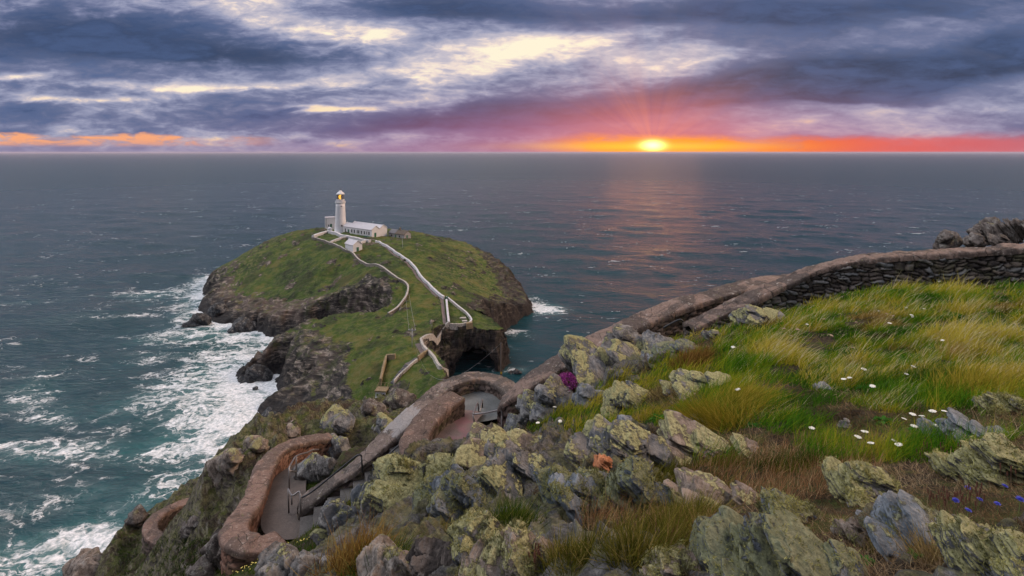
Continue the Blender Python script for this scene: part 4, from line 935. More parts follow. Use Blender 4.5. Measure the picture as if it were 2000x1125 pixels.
# ------------------------------------------------------------------ walls, paths and posts on the island
def iwall(label, pix, T, h, mside, mtop, group=None, smoothed=True, name='boundary_wall', low=1.2):
    g = ray_isl(pix); c = spline(g, 1.0) if smoothed else np.vstack([np.linspace(a, b, max(2, int(np.linalg.norm(b - a))), endpoint=False) for a, b in zip(g[:-1], g[1:])] + [g[-1:]])
    z = island_h(c[:, 0], c[:, 1]); z = np.convolve(np.r_[[z[0]] * 3, z, [z[-1]] * 3], np.ones(7) / 7, 'valid'); n = len(c)
    t = np.gradient(c[:, :2], axis=0); t /= np.linalg.norm(t, axis=1)[:, None] + 1e-9; nr = np.c_[-t[:, 1], t[:, 0]]
    wob = fbm(c / 3.0, 5, 2) * .12
    def rib(prof):
        V = np.stack([np.c_[c[:, :2] + nr * a, z + b + (wob if b > 0 else 0)] for a, b in prof], 1).reshape(-1, 3); m_ = len(prof)
        i = np.arange(n - 1)[:, None] * m_; j = np.arange(m_)[None]; jn = (np.arange(m_) + 1)[None] % m_
        F = np.stack([i + j, i + m_ + j, i + m_ + jn, i + jn], -1).reshape(-1, 4)
        V = np.vstack([V, V[:m_].mean(0, keepdims=True), V[-m_:].mean(0, keepdims=True)]); jj = np.arange(m_); a0 = len(V) - 2
        T3 = np.vstack([np.stack([jj, (jj + 1) % m_, np.full(m_, a0)], 1), np.stack([(n - 1) * m_ + (jj + 1) % m_, (n - 1) * m_ + jj, np.full(m_, a0 + 1)], 1)])
        return V, [F, T3]
    root = empty(name, tuple(c[n // 2])); iv = np.array(root.location)
    V, F = rib([(-T / 2, -low), (T / 2, -low), (T / 2, h), (-T / 2, h)]); mesh_np('stonework', V - iv, F, mside, parent=root, smooth=False)
    V, F = rib([(-T / 2 - .06, h + .003), (T / 2 + .06, h + .003), (T / 2 + .03, h + .16), (0, h + .24), (-T / 2 - .03, h + .16)]); mesh_np('coping', V - iv, F, mtop, parent=root, smooth=False)
    tag(root, label, 'wall', group); return root
G_ISL = 'boundary walls on the island'
iwall('long bare stone boundary wall winding down the cliff edge left of the island meadow', [(609, 467), (643, 478), (669, 488), (691, 500), (731, 520), (757, 533), (775, 546), (790, 555), (797, 565), (795, 578), (789, 590), (776, 606), (758, 617)], .75, 1.3, MAT['iwall_dark'], MAT['iwall'], G_ISL, low=2.0)
iwall('white terrace wall in front of the keepers building', [(611, 465), (640, 455), (660, 460), (680, 466), (700, 470), (722, 474)], 1.6, 1.7, MAT['iwhite'], MAT['iwhite'], G_ISL, False)
iwall('white garden wall crossing the enclosure from the terrace to the boundary wall', [(645, 477), (668, 468), (680, 466)], .8, 1.5, MAT['iwhite'], MAT['iwhite'], G_ISL, False)
iwall('short white wall joining the small shed to the keepers building', [(704, 477), (724, 473)], .8, 1.5, MAT['iwhite'], MAT['iwhite'], G_ISL, False)
iwall('white wall running along the path from the keepers building down to the green gate', [(734, 473), (750, 481), (767, 491), (785, 504), (800, 514), (810, 525), (820, 541), (840, 561), (858, 578), (867, 585)], .85, 1.25, MAT['iwhite'], MAT['iwhite'], G_ISL)
iwall('whitewashed wall beside the straight path below the green gate', [(872, 590), (874, 612), (877, 637)], .8, 1.2, MAT['iwall'], MAT['iwhite'], G_ISL)
iwall('whitewashed wall bending along the rim above the sea cave', [(877, 638), (862, 644), (842, 656), (822, 669), (826, 680), (836, 691)], .8, 1.2, MAT['iwall'], MAT['iwall'], G_ISL, False)
iwall('lichened wall dropping straight down the meadow towards the bridge', [(837, 692), (848, 706), (860, 721), (874, 738)], .8, 1.2, MAT['iwall'], MAT['iwall'], G_ISL)
iwall('level whitewashed wall right along the brink above the cave', [(878, 637), (893, 639), (911, 640)], .7, 1.1, MAT['iwall'], MAT['iwall'], G_ISL)
iwall('curved wall from the green gate round to the cliff corner', [(872, 584), (884, 594), (898, 605), (913, 617), (921, 629), (913, 637)], .6, 1.1, MAT['iwall'], MAT['iwhite'], G_ISL)
iwall('short yellowish wall at the head of the landing steps', [(836, 692), (826, 699), (816, 706)], .6, 1.5, MAT['timber'], MAT['timber'], G_ISL, False)
iwall('low wall sloping down beside the landing steps', [(815, 707), (798, 722), (780, 739), (769, 752)], .5, .9, MAT['iwall'], MAT['iwall'], G_ISL, False)
iwall('yellow brown wall of the landing stage', [(743, 754), (748, 730), (755, 704), (772, 702)], .7, 1.8, MAT['timber'], MAT['timber'], G_ISL, False)
def ipath(pix, w, label, name='path'):
    c = ray_isl(pix); path_strip(name, c, w, MAT['ipath'], .8, .22, label, island_h)
ipath([(728, 474), (746, 482), (763, 492), (781, 505), (795, 515), (805, 526), (815, 542), (835, 563), (853, 580), (863, 588), (866, 612), (870, 636)], .75, 'brown path following the white wall up to the lighthouse')
ipath([(816, 672), (822, 684), (828, 694)], .9, 'short stretch of brown path above the landing steps')
def posts():
    def pole(u, vt, D, label, r, arm=0.0, mat='pole', ground=None):
        top = at(u, vt, D); g = ground(top[0], top[1]); root = empty('utility_pole', (top[0], top[1], g)); tag(root, label, 'utility pole'); h = top[2] - g
        MB().tube([(0, 0, -.8), (0, 0, h)], r, 8, r * .8).build('mast', MAT[mat], root, True)
        if arm:
            q = MB(); q.box((0, 0, h - .7), (arm, .16, .18)); q.build('crossarm', MAT[mat], root)
            for sx in (-.45, .45): MB().lathe((sx * arm, 0, h - .6), [(.09, 0), (.14, .1), (.09, .3)], 8).build('insulator', MAT['white'], root)
        return top
    a = pole(805, 641, 190, 'grey pole with a crossarm standing on the island meadow', .14, 2.7, 'steel', island_z)
    b = pole(785, 459, 346, 'thin dark pole in front of the weathered cottage', .16, 0, 'pole', island_z)
    c = pole(979, 670, 40, 'dark brown pole standing behind the curved landing wall', .10, 0, 'pole', head_z)
    y = MB().box((0, -.08, -2.3), (.12, .02, .16)).build('marker_plate', plain('yellow plate', (.55, .36, .02), .5)); y.location = c; tag(y, 'small yellow plate fixed to the dark brown pole', 'sign')
    for p, q, sag, r, lb in ((a + [-1.2, 0, -.4], b, 5, .035, 'left power cable over the island meadow'), (a + [1.2, 0, -.4], b + [0, 0, -.5], 5, .035, 'right power cable over the island meadow'), (a + [0, 0, -.6], c, 9, .012, 'slack power cable crossing in front of the sea cave')):
        pts = [tuple(p + (q - p) * t - np.array([0, 0, sag * 4 * t * (1 - t)])) for t in np.linspace(0, 1, 30)]
        tag(MB().tube(pts, r, 4).build('power_cable', MAT['steel']), lb, 'cable', 'power cables')
posts()
def gate():
    g = ray_isl([(870, 585)])[0]; root = empty('gate', tuple(g), math.radians(-30)); tag(root, 'green gate closing the path between the white walls', 'gate')
    for sx in (-1.1, 1.1): MB().box((sx, 0, .7), (.35, .35, 1.9)).build('gate_post', MAT['green'], root)
    q = MB()
    for k in range(7): q.box((-.8 + k * .27, 0, .75), (.14, .06, 1.2))
    q.box((0, .05, .35), (1.9, .05, .14)); q.box((0, .05, 1.15), (1.9, .05, .14)); q.build('gate_leaf', MAT['green'], root)
    s = ray_isl([(903, 622)])[0]
    for k, (dx, dy, lb) in enumerate(((0, 0, 'upper of two flat stone slabs lying inside the cliff corner walls'), (1.2, -2.4, 'lower of two flat stone slabs lying inside the cliff corner walls'))):
        q = MB().box((0, 0, .15), (3.4 - k, 1.5, .5), .2, taper=.93).build('stone_slab', MAT['iwall']); q.location = (s[0] + dx, s[1] + dy, island_z(s[0] + dx, s[1] + dy)); tag(q, lb, 'slab', 'stone slabs by the cliff corner')
    s = ray_isl([(916, 640)])[0]; q = MB().box((0, 0, .3), (3.0, 2.2, 2.4), .4, taper=.85).build('stone_pier', MAT['timber']); q.location = tuple(s); tag(q, 'squat brown stone pier at the cliff corner above the cave', 'pier')
gate()
def landing_stage():
    g = ray_isl([(746, 772)])[0]; root = empty('landing_stage', tuple(g), math.radians(-6)); tag(root, 'timber landing stage on a white cross braced trestle', 'landing stage'); T = at(746, 763, g[1])[2] - g[2] + .4
    MB().box((0, 0, T), (4.0, 3.2, .5)).build('deck', MAT['timber'], root)
    for sx in (-1, 1):
        for sy in (-1, 1): MB().tube([(sx * 1.9, sy * 1.3, -3.0), (sx * 1.45, sy * 1.2, T - .25)], .17, 6).build('leg', MAT['white'], root)
    for sy in (-1, 1):
        for e_ in ([(-1.75, sy * 1.35, -.6), (1.5, sy * 1.3, T - .4)], [(1.75, sy * 1.35, -.6), (-1.5, sy * 1.3, T - .4)], [(-1.6, sy * 1.38, T - .5), (1.6, sy * 1.38, T - .5)], [(-1.85, sy * 1.38, -.7), (1.85, sy * 1.38, -.7)]): MB().tube(e_, .11, 5).build('cross_brace', MAT['white'], root)
    q = MB(); q.tube([(-1.7, 1.4, T + 1.6), (1.7, 1.4, T + 1.6)], .06, 5)
    for sx in (-1.7, -.6, .6, 1.7): q.tube([(sx, 1.4, T + .2), (sx, 1.4, T + 1.6)], .07, 5); q.tube([(sx, -1.3, T + .2), (sx, 1.4, T + 1.5)], .05, 5)
    q.build('railing', MAT['timber'], root)
    c = ray_isl([(815, 703), (767, 751)]); a, b = c; n = 20; root = empty('landing_steps', tuple(b)); tag(root, 'long narrow flight of grey steps running down to the landing stage', 'stairs')
    rz = math.atan2((b - a)[1], (b - a)[0]); Lh = np.hypot(*(b - a)[:2]) / n
    for i in range(n):
        q = a + (b - a) * (i + .5) / n; s = MB().box((0, 0, 0), (Lh + .1, 1.9, .9)).build('step', MAT['slate'] if i % 2 else MAT['iwall_dark'], root); s.location = Vector((q[0] - b[0], q[1] - b[1], max(q[2], island_z(q[0], q[1])) - b[2] + .05)); s.rotation_euler.z = rz
landing_stage()

# ------------------------------------------------------------------ rocks
def rock_material(name, dark, mid, light, lich0, lich1, lich, blue=.3, scale=1.0):
    m, n, b = material(name)
    tc = n.node('ShaderNodeTexCoord'); geo = n.node('ShaderNodeNewGeometry'); P = geo.outputs['Position']; nz = n.sep(geo.outputs['Normal'])[2]
    fol = n.val(n.attr('folia').outputs['Fac'])                       # metres across the foliation
    S = n.comb(fol * 16.0 * scale, 0.0, 0.0); V3 = n.node('ShaderNodeVectorMath', operation='MULTIPLY_ADD'); n.link(P, V3.inputs[0]); V3.inputs[1].default_value = (4.0 * scale,) * 3; n.link(S, V3.inputs[2])
    lam = n.noise(V3.outputs[0], 1.0, 7, .68, .5); f = n.noise(P, 26 * scale, 6, .72); a = n.noise(P, 3.2 * scale, 6, .66, .3); h = n.noise(P, 1.1 * scale, 4, .55)
    c = n.ramp(lam * .62 + f * .25 + a * .22, [(.40, dark), (.50, mid), (.60, light), (.74, tuple(min(1, x * 1.45) for x in light))])
    c = n.mix(h.ss(.44, .60) * blue, c, n.mix(.5, c, (.07, .115, .165)))
    crust = (a * .7 + f * .35).ss(.555, .60) * .8
    c = n.mix(crust * .55, c, n.ramp(f, [(.35, (.17, .165, .155)), (.65, (.33, .32, .30))]))
    lf = n.val(n.attr('lichen').outputs['Fac'])
    lm = (lf + (f - .5) * 1.5 + (a - .5) * 1.3).ss(.46, .66) * lich
    c = n.mix(lm, c, n.ramp(f * .7 + n.noise(P, 70 * scale, 3, .6) * .3, [(.34, lich0), (.62, lich1)]))
    n.link(c, b.inputs['Base Color']); b.inputs['Roughness'].default_value = .82; b.inputs['Specular IOR Level'].default_value = .3
    n.link(n.bump(lam * .8 + f * .6 + lm * .5, 1.0, .03 / scale), b.inputs['Normal'])
    return m
LI0, LI1 = (.066, .068, .030), (.36, .35, .17)
MAT['rock'] = rock_material('lichened schist', (.020, .019, .019), (.085, .080, .078), (.20, .19, .185), LI0, LI1, .95, .5)
MAT['rock_warm'] = rock_material('warm banded schist', (.032, .024, .019), (.125, .098, .080), (.27, .22, .185), LI0, LI1, .85, .12)
MAT['rock_blue'] = rock_material('blue grey schist', (.018, .021, .026), (.080, .092, .108), (.20, .215, .235), (.06, .068, .026), (.20, .21, .10), .8, .7)
MAT['rock_dark'] = rock_material('dark brown rock', (.014, .011, .010), (.050, .040, .035), (.12, .10, .09), LI0, LI1, .5, .05)
MAT['rock_rust'] = rock_material('rust orange rock', (.14, .045, .015), (.30, .105, .04), (.46, .20, .10), LI0, LI1, .1, .0)
MAT['rock_wet'] = rock_material('wet black rock', (.005, .005, .005), (.016, .016, .017), (.05, .05, .052), LI0, LI1, .0, .2, .15)
_ico = {}
def ico(k):
    if k not in _ico:
        bm = bmesh.new(); bmesh.ops.create_icosphere(bm, subdivisions=k, radius=1.0); bm.verts.ensure_lookup_table()
        _ico[k] = (np.array([v.co for v in bm.verts]), np.array([[v.index for v in f.verts] for f in bm.faces])); bm.free()
    return _ico[k]
LICHEN_PTS = []
def rock(label, u, v, D, wpx, hpx, mat='rock', yaw=0.0, dip=28.0, face=20.0, lich=.5, seed=0, sub=5, deep=.62, tufts=False, name='rock', cat='rock', group=None, tilt=0.0, loc=None, lay=.085, sharp=20.0, h_sink=.30):
    """an angular slab: wpx x hpx is the size it has in the photo, dip / face tilt its beds to the right / towards us"""
    r_ = np.random.default_rng(1000 + seed); dirs, F = ico(max(3, min(5, sub - (1 if D > 8 or sub == 6 and D > 6 else 1 if sub > 5 and D > 4 else 0))))
    if name == 'rock':
        Ds = np.exp(np.linspace(math.log(D * .6), math.log(D * 1.5), 160)); zr = EYE - (v + h_sink * hpx - 297) / 1000 * Ds; g = head_h((u - 1000) / 1000 * Ds, Ds); k = np.argmax(g >= zr)
        if g[k] >= zr[k] and k > 0: D = float(Ds[k])
    fit = .72 if name == 'rock' else .85; w, h = wpx * D / 1000.0 * fit, hpx * D / 1000.0 * fit * (.78 if name == 'rock' else 1); dpt = w * deep
    nf = np.array([math.sin(R(dip)), -math.sin(R(face)), math.cos(R(dip)) * math.cos(R(face))]); nf /= np.linalg.norm(nf)
    # a stack of broken slabs lying one on the other along the beds
    e1 = np.cross([0, 1, 0], nf); e1 /= np.linalg.norm(e1); e2 = np.cross(nf, e1)
    size = (w * h * dpt) ** (1 / 3); sd = seed * 3.7; K = 3 if name == 'sea_rock' else int(r_.integers(4, 7))
    tot = h * 1.0 / max(.45, abs(nf[2])); edges = np.sort(r_.uniform(.12, .88, K - 1)); edges = np.r_[0, (edges + np.linspace(0, 1, K + 1)[1:-1]) / 2, 1]
    Ps, Fs, Ts = [], [], []
    SAT = 3 if name == 'rock' and D < 16 and wpx > 60 else 0
    for j in range(K + SAT):
        jj = j; sat = j >= K; j = int(r_.integers(0, K)) if sat else j
        th = (edges[j + 1] - edges[j]) * tot; mid = ((edges[j] + edges[j + 1]) / 2 - .5) * tot; g = 1.0 - .48 * (j / max(1, K - 1)) ** 1.3 * r_.uniform(.6, 1.3)
        A, B = w * .54 * g / max(.7, math.cos(R(dip))) * r_.uniform(.82, 1.05), dpt * .56 * g * r_.uniform(.85, 1.15)
        oc = nf * mid + e1 * w * r_.uniform(-.15, .12) * (1.25 - g) * 1.6 + e2 * dpt * r_.uniform(-.16, .16)
        if sat:
            A *= .75; B *= .8; th = max(th, tot * .22); a_ = (jj - K) * 2.1 + r_.uniform(-.6, .6); ox, oy = w * .60 * math.cos(a_), dpt * .8 * math.sin(a_); cc = at(u, v, D) + np.array([0, .22 * dpt, -.24 * h]); gz = head_h(np.array([cc[0], cc[0] + ox]), np.array([cc[1], cc[1] + oy]), False); oc = np.array([ox, oy, np.clip(gz[1] - gz[0], -.6 * w, .15 * w) - .12 * h]) - nf * th * .3
        j = jj; m_ = 8; pl = [(np.array([0, 0, 1.0]), th * .56), (np.array([0, 0, -1.0]), th * .60)]
        q = np.array([r_.normal() * .12, r_.normal() * .12, 1.0]); pl.append((q / np.linalg.norm(q), th * .55))
        for k in range(m_):
            an = k * 2 * math.pi / m_ + r_.uniform(-.38, .38); sl = r_.uniform(-.15, .45); q = np.array([math.cos(an), math.sin(an), sl]); q /= np.linalg.norm(q)
            pl.append((q, (A * abs(math.cos(an)) + B * abs(math.sin(an))) * r_.uniform(.62, 1.0)))
        sc = np.array([A, B, th * .62]); dd = dirs * sc; dd /= np.linalg.norm(dd, axis=1)[:, None]
        den = np.stack([np.maximum(dd @ q, .01) / hh for q, hh in pl], 1); rad = (den ** sharp).sum(1) ** (-1 / sharp); lp = dd * rad[:, None]
        p = oc + np.outer(lp[:, 0], e1) + np.outer(lp[:, 1], e2) + np.outer(lp[:, 2], nf)
        t = p @ nf; tw = t + fbm(p / (size * .6) + sd, seed, 3) * size * .05; fine = max(.012, .05 * size); i = np.floor(tw / fine); ft = tw / fine - i
        cellx = np.floor((p @ e1) / (size * .30) + fbm(p / size + sd, 3, 2) * .6).astype(np.int64); stp = _hash(i.astype(np.int64), cellx, np.floor((p @ e2) / (size * .38)).astype(np.int64), seed) - .5
        lat = p - oc; lat = lat - np.outer(lat @ nf, nf); ll = np.linalg.norm(lat, axis=1); rim = sstep(.25, .9, ll / (np.hypot(A, B) * .7)); lat = lat / (ll + 1e-6)[:, None]
        p = p + lat * ((stp * .16 * size - sstep(.20, .0, np.minimum(ft, 1 - ft)) * .035 * size) * rim)[:, None]
        p = p + np.outer((fbm(p / (size * .35) + sd, seed + 3, 4) * .045 + ridged(np.c_[p @ e1, (p @ e2) * 2.2, t] / (size * .16) + sd, seed + 4, 3) * .020) * size * (1 - rim * .4), nf)
        p = p + dirs * (fbm(p / .04 + sd, seed + 5, 2) * .004 + fbm(p / (size * .14) + sd, seed + 6, 3) * .014 * size)[:, None]
        Ps.append(p); Fs.append(F + j * len(dirs)); Ts.append(p @ nf)
    p = np.vstack(Ps); F = np.vstack(Fs); t = np.concatenate(Ts)
    cy, sy = math.cos(R(yaw)), math.sin(R(yaw)); ct, st = math.cos(R(tilt)), math.sin(R(tilt))
    p = np.c_[p[:, 0] * ct + p[:, 2] * st, p[:, 1], -p[:, 0] * st + p[:, 2] * ct]
    p = np.c_[p[:, 0] * cy - p[:, 1] * sy, p[:, 0] * sy + p[:, 1] * cy, p[:, 2]]
    c = at(u, v, D) + np.array([0, .22 * dpt, -.24 * h])
    # vertex normals for the lichen
    tri = p[F]; fn = np.cross(tri[:, 1] - tri[:, 0], tri[:, 2] - tri[:, 0]); vnm = np.zeros_like(p)
    for k in range(3): np.add.at(vnm, F[:, k], fn)
    vnm /= np.linalg.norm(vnm, axis=1)[:, None] + 1e-9
    W_ = p + c; lm = np.clip(vnm[:, 2] * .75 - .12 + fbm(W_ / (size * .45), 9, 4) * .95 + (lich - .55) * 1.3 + .12, 0, 1)
    o = mesh_np(name, p, F, MAT[mat], colors={'folia': (t, 'FLOAT'), 'lichen': (lm, 'FLOAT')}, loc=tuple(c)); tag(o, label, cat, group)
    if tufts and lich > 0: LICHEN_PTS.append((o, p, vnm, lm, D))
    return o
G_R = 'rock outcrops in the foreground'
RK = [  # label, u, v, D, w, h, material, yaw, dip, face, lichen, subdivisions, fuzz
    ('big dark mottled boulder standing against the end of the sloping wall', 1060, 784, 13.0, 104, 118, 'rock', 8, 20, 40, .45, 6, 0),
    ('smooth bluish slab just right of the mottled boulder and below the heather', 1146, 772, 12.3, 66, 52, 'rock_blue', 0, 10, 60, .15, 5, 0),
    ('ribbed rock above the purple heather', 1170, 716, 13.4, 180, 58, 'rock', 0, 34, 30, .6, 6, 0),
    ('blocky grey outcrop beneath the sloping wall', 1232, 668, 14.3, 125, 62, 'rock', 0, 12, 35, .35, 6, 0),
    ('flat topped blue grey slab right of the blocky outcrop', 1312, 684, 13.9, 100, 34, 'rock_blue', 0, 8, 20, .5, 5, 0),
    ('lichened rock at the top edge of the grass below the dry stone wall', 1474, 614, 13.4, 96, 56, 'rock', 0, 6, 30, .6, 5, 0),
    ('small grey rock left of the top grass edge rock', 1395, 652, 13.0, 46, 26, 'rock', 0, 12, 30, .5, 4, 0),
    ('round lichen covered mound in the middle of the slope', 1222, 782, 10.2, 110, 72, 'rock', 5, 26, 35, .85, 6, 0),
    ('low pale slab with a mossy top in the short grass', 1362, 748, 9.0, 112, 38, 'rock', 0, 12, 20, .6, 5, 0),
    ('small teal stone standing in the flowery grass', 1086, 842, 11.0, 58, 42, 'rock_blue', 0, 20, 40, .3, 5, 0),
    ('grey lichen cushion rock left of the teal stone', 1058, 862, 10.6, 46, 30, 'rock', 0, 10, 30, .8, 4, 0),
    ('long humped grey ridge rock in the centre of the foreground', 1215, 868, 7.0, 170, 85, 'rock', 0, 24, 25, .45, 6, 0),
    ('tapering banded slab pointing right behind the lichen boulder', 1385, 888, 6.0, 210, 62, 'rock_warm', -6, 24, 18, .45, 6, 0),
    ('brown split plank of rock lying in dry grass', 1395, 974, 4.4, 175, 58, 'rock_warm', -6, 24, 25, .4, 6, 0),
    ('pale faced boulder with a thick yellow lichen mantle in the centre', 1222, 950, 5.0, 150, 135, 'rock_blue', 10, 30, 35, .78, 6, 1),
    ('two humped blue grey rock left of the yellow mantled boulder', 1113, 952, 5.6, 130, 85, 'rock_blue', 0, 32, 30, .6, 6, 1),
    ('twin peaked grey rock with green lichen below the ramp', 1002, 912, 7.4, 125, 80, 'rock', 0, 32, 30, .55, 6, 0),
    ('pale ledge of rock along the lower edge of the ramp', 958, 874, 9.4, 150, 46, 'rock_warm', -5, 22, 25, .6, 5, 0),
    ('large dark rock hung with shaggy grey green lichen', 893, 962, 6.4, 140, 150, 'rock_blue', 5, 38, 30, .72, 6, 1),
    ('slanting blue striped slab beside the shaggy rock', 982, 985, 5.2, 105, 105, 'rock_blue', 10, 46, 30, .5, 6, 1),
    ('broad yellow lichen hummock beside the stairs', 790, 930, 7.8, 165, 90, 'rock', 0, 14, 30, .95, 6, 1),
    ('rounded mossy boulder with a grooved dark face', 762, 1048, 6.0, 92, 100, 'rock', 0, 40, 40, .85, 6, 1),
    ('pale cracked rock at the grassy edge of the stairs', 664, 1018, 9.4, 95, 62, 'rock', 0, 40, 45, .4, 6, 0),
    ('grey rock above the pale cracked one along the stairs', 726, 978, 9.4, 76, 52, 'rock', 0, 40, 40, .5, 5, 0),
    ('dark upright rock in the bottom left corner of the slope', 556, 1106, 6.6, 90, 110, 'rock', 0, 50, 45, .35, 6, 0),
    ('small white patched stone sitting in dark heather', 641, 1098, 5.6, 34, 30, 'rock', 0, 30, 40, .2, 4, 0),
    ('squat dark brown rock in front of the shaggy rock', 846, 1088, 4.3, 105, 62, 'rock_dark', 8, 28, 30, .2, 6, 0),
    ('pink grey ridged rock at the bottom edge left of centre', 782, 1108, 4.0, 120, 80, 'rock_warm', 0, 44, 35, .3, 6, 1),
    ('lichen bearded rock between grass tufts at bottom centre', 952, 1052, 3.6, 150, 85, 'rock', 0, 36, 35, .8, 6, 1),
    ('pink grey cracked slab at the bottom edge by the brown seed stalks', 1010, 1105, 2.9, 170, 90, 'rock_warm', 0, 36, 30, .55, 6, 1),
    ('biggest boulder at bottom right covered in yellow lichen', 1535, 1092, 2.4, 290, 175, 'rock_blue', -5, 28, 30, .85, 7, 1),
    ('small lichen capped rock behind the biggest boulder', 1545, 1000, 3.0, 125, 60, 'rock_blue', 0, 26, 25, .75, 6, 1),
    ('lichen draped rock with a bare grey crown at the right', 1715, 950, 3.6, 170, 100, 'rock', 0, 20, 30, .75, 6, 1),
    ('clean slanting blue grey block near the white flowers', 1908, 846, 4.7, 135, 68, 'rock_blue', -4, 18, 25, .25, 6, 0),
    ('long pointed blue slab at the lower right', 1812, 1042, 2.7, 200, 85, 'rock_blue', -6, 22, 25, .3, 6, 1),
    ('small pale stone left of the long pointed slab', 1668, 1034, 2.8, 64, 56, 'rock_warm', 0, 24, 25, .35, 5, 1),
    ('yellow lichen thicket rock on the right edge', 1968, 900, 3.7, 170, 130, 'rock', 0, 18, 25, .95, 6, 1),
    ('grey lichen rock in the bottom right corner', 1965, 1072, 2.2, 190, 150, 'rock', 0, 22, 30, .8, 6, 1),
    ('round lichen mound on the right edge above the slanting block', 1982, 790, 6.0, 100, 62, 'rock', 0, 10, 30, .9, 5, 1),
    ('cracked blue stone in bare soil near the golden tussock', 1366, 824, 7.5, 48, 34, 'rock_blue', 0, 14, 40, .05, 5, 0),
    ('small blue stone in the grass up the slope', 1612, 757, 8.0, 44, 22, 'rock_blue', 0, 10, 30, .1, 4, 0),
    ('small pale stone in the grass left of the white flowers', 1656, 827, 6.0, 34, 24, 'rock', 0, 10, 30, .1, 4, 0),
    ('blue grey stone half hidden behind the golden tussock', 1222, 822, 8.6, 50, 30, 'rock_blue', 0, 10, 40, .1, 4, 0),
    ('flat pinkish rock at the bottom edge centre right', 1306, 1104, 2.35, 110, 60, 'rock_warm', 0, 18, 25, .6, 6, 1),
    ('rust orange stone in brown heath', 1180, 902, 6.3, 44, 40, 'rock_rust', 0, 30, 30, 0, 5, 0),
    ('striped rock outcrop standing between the two lower flights', 618, 912, 17.2, 70, 95, 'rock', 0, 52, 40, .3, 6, 0),
    ('steep slab above the striped outcrop between the flights', 655, 880, 19.0, 70, 60, 'rock', 0, 52, 40, .4, 5, 0),
    ('dark knobbly boulder on the floor of the lowest bend', 374, 1022, 24.0, 52, 48, 'rock_dark', 0, 10, 30, .15, 5, 0),
    ('tall dark block on the knoll behind the dry stone wall at the right edge', 1990, 446, 20.0, 60, 66, 'rock_dark', 0, 50, 40, .15, 5, 0),
    ('angular dark slab on the knoll behind the dry stone wall', 1945, 440, 21.0, 74, 44, 'rock_dark', 0, -20, 30, .15, 5, 0),
    ('low pointed slab at the left end of the knoll', 1856, 466, 20.0, 66, 38, 'rock_dark', 0, -28, 30, .15, 5, 0),
    ('small grey slab in the middle of the knoll', 1908, 466, 19.6, 44, 32, 'rock_dark', 0, -30, 40, .15, 5, 0),
    ('dark boulder low on the knoll near the wall', 1966, 470, 19.5, 60, 30, 'rock_dark', 0, 10, 40, .2, 5, 0),
    ('mossy crag at the left end of the cliff brow', 448, 905, 23.0, 90, 60, 'rock_warm', 0, 40, 40, .5, 5, 0),
    ('brown crag on the cliff brow above the hook shaped wall', 500, 870, 25.0, 60, 40, 'rock_warm', 0, 30, 40, .5, 5, 0),
    ('pale rock rib on the brow behind the hook shaped wall', 570, 848, 29.0, 70, 26, 'rock_warm', 0, 20, 40, .5, 5, 0),
    ('grey mossy rock on the lower brow above the long wall', 660, 826, 33.0, 90, 42, 'rock', 0, 20, 40, .55, 5, 0),
    ('dark jagged rock on the brow below the landing stage', 728, 800, 38.0, 70, 36, 'rock_dark', 0, 20, 40, .3, 5, 0),
    ('ridged dark rock on the brow next to the long wall', 785, 786, 41.0, 80, 34, 'rock_dark', 0, 20, 40, .3, 5, 0),
    ('mossy boulder nearest the long wall on the brow', 750, 828, 28.0, 60, 44, 'rock', 0, 24, 40, .6, 5, 0),
    ('dark bluff of rock below the hook shaped wall', 440, 1082, 13.8, 110, 90, 'rock_dark', 0, 40, 40, .1, 6, 0),
    ('brown rock in the far bottom left corner', 165, 1118, 27.0, 110, 50, 'rock_warm', 0, 30, 40, .3, 5, 0),
    ('black mossy rock above the lowest bend at the cliff edge', 268, 1015, 26.5, 60, 50, 'rock_dark', 0, 30, 40, .3, 5, 0),
]
for i, (lb, u, v, D, w, h, mt, yaw, dip, face, li, sub, fz) in enumerate(RK):
    rock(lb, u, v, D, w, h, mt, yaw, dip, face, li, seed=i + 1, sub=sub, tufts=bool(fz), group=G_R)
for i, (lb, u, v, w, h) in enumerate((('black rock islet awash off the left cliff', 392, 628, 52, 30), ('narrow black reef running out into the foam', 500, 738, 70, 26), ('small black rock alone in the white foam', 498, 760, 14, 12), ('broken black reef at the foot of the near cliff', 530, 815, 50, 34),
                                      ('jagged black rock under the near cliff beside the reef', 548, 790, 34, 30), ('black rocks below the left cliff corner', 430, 610, 60, 40), ('low dark rock in the channel right of the pole', 1008, 727, 22, 16), ('dark rock at the right foot of the cave', 984, 690, 26, 26), ('black ledge at the bottom of the left cliff', 480, 640, 60, 22))):
    D = EYE * 1000 / (v + h * .3 - 297); rock(lb, u, v, D, w, h, 'rock_wet', 10, 35, 30, 0, seed=200 + i, sub=5, name='sea_rock', group='rocks in the surf', lay=.12)
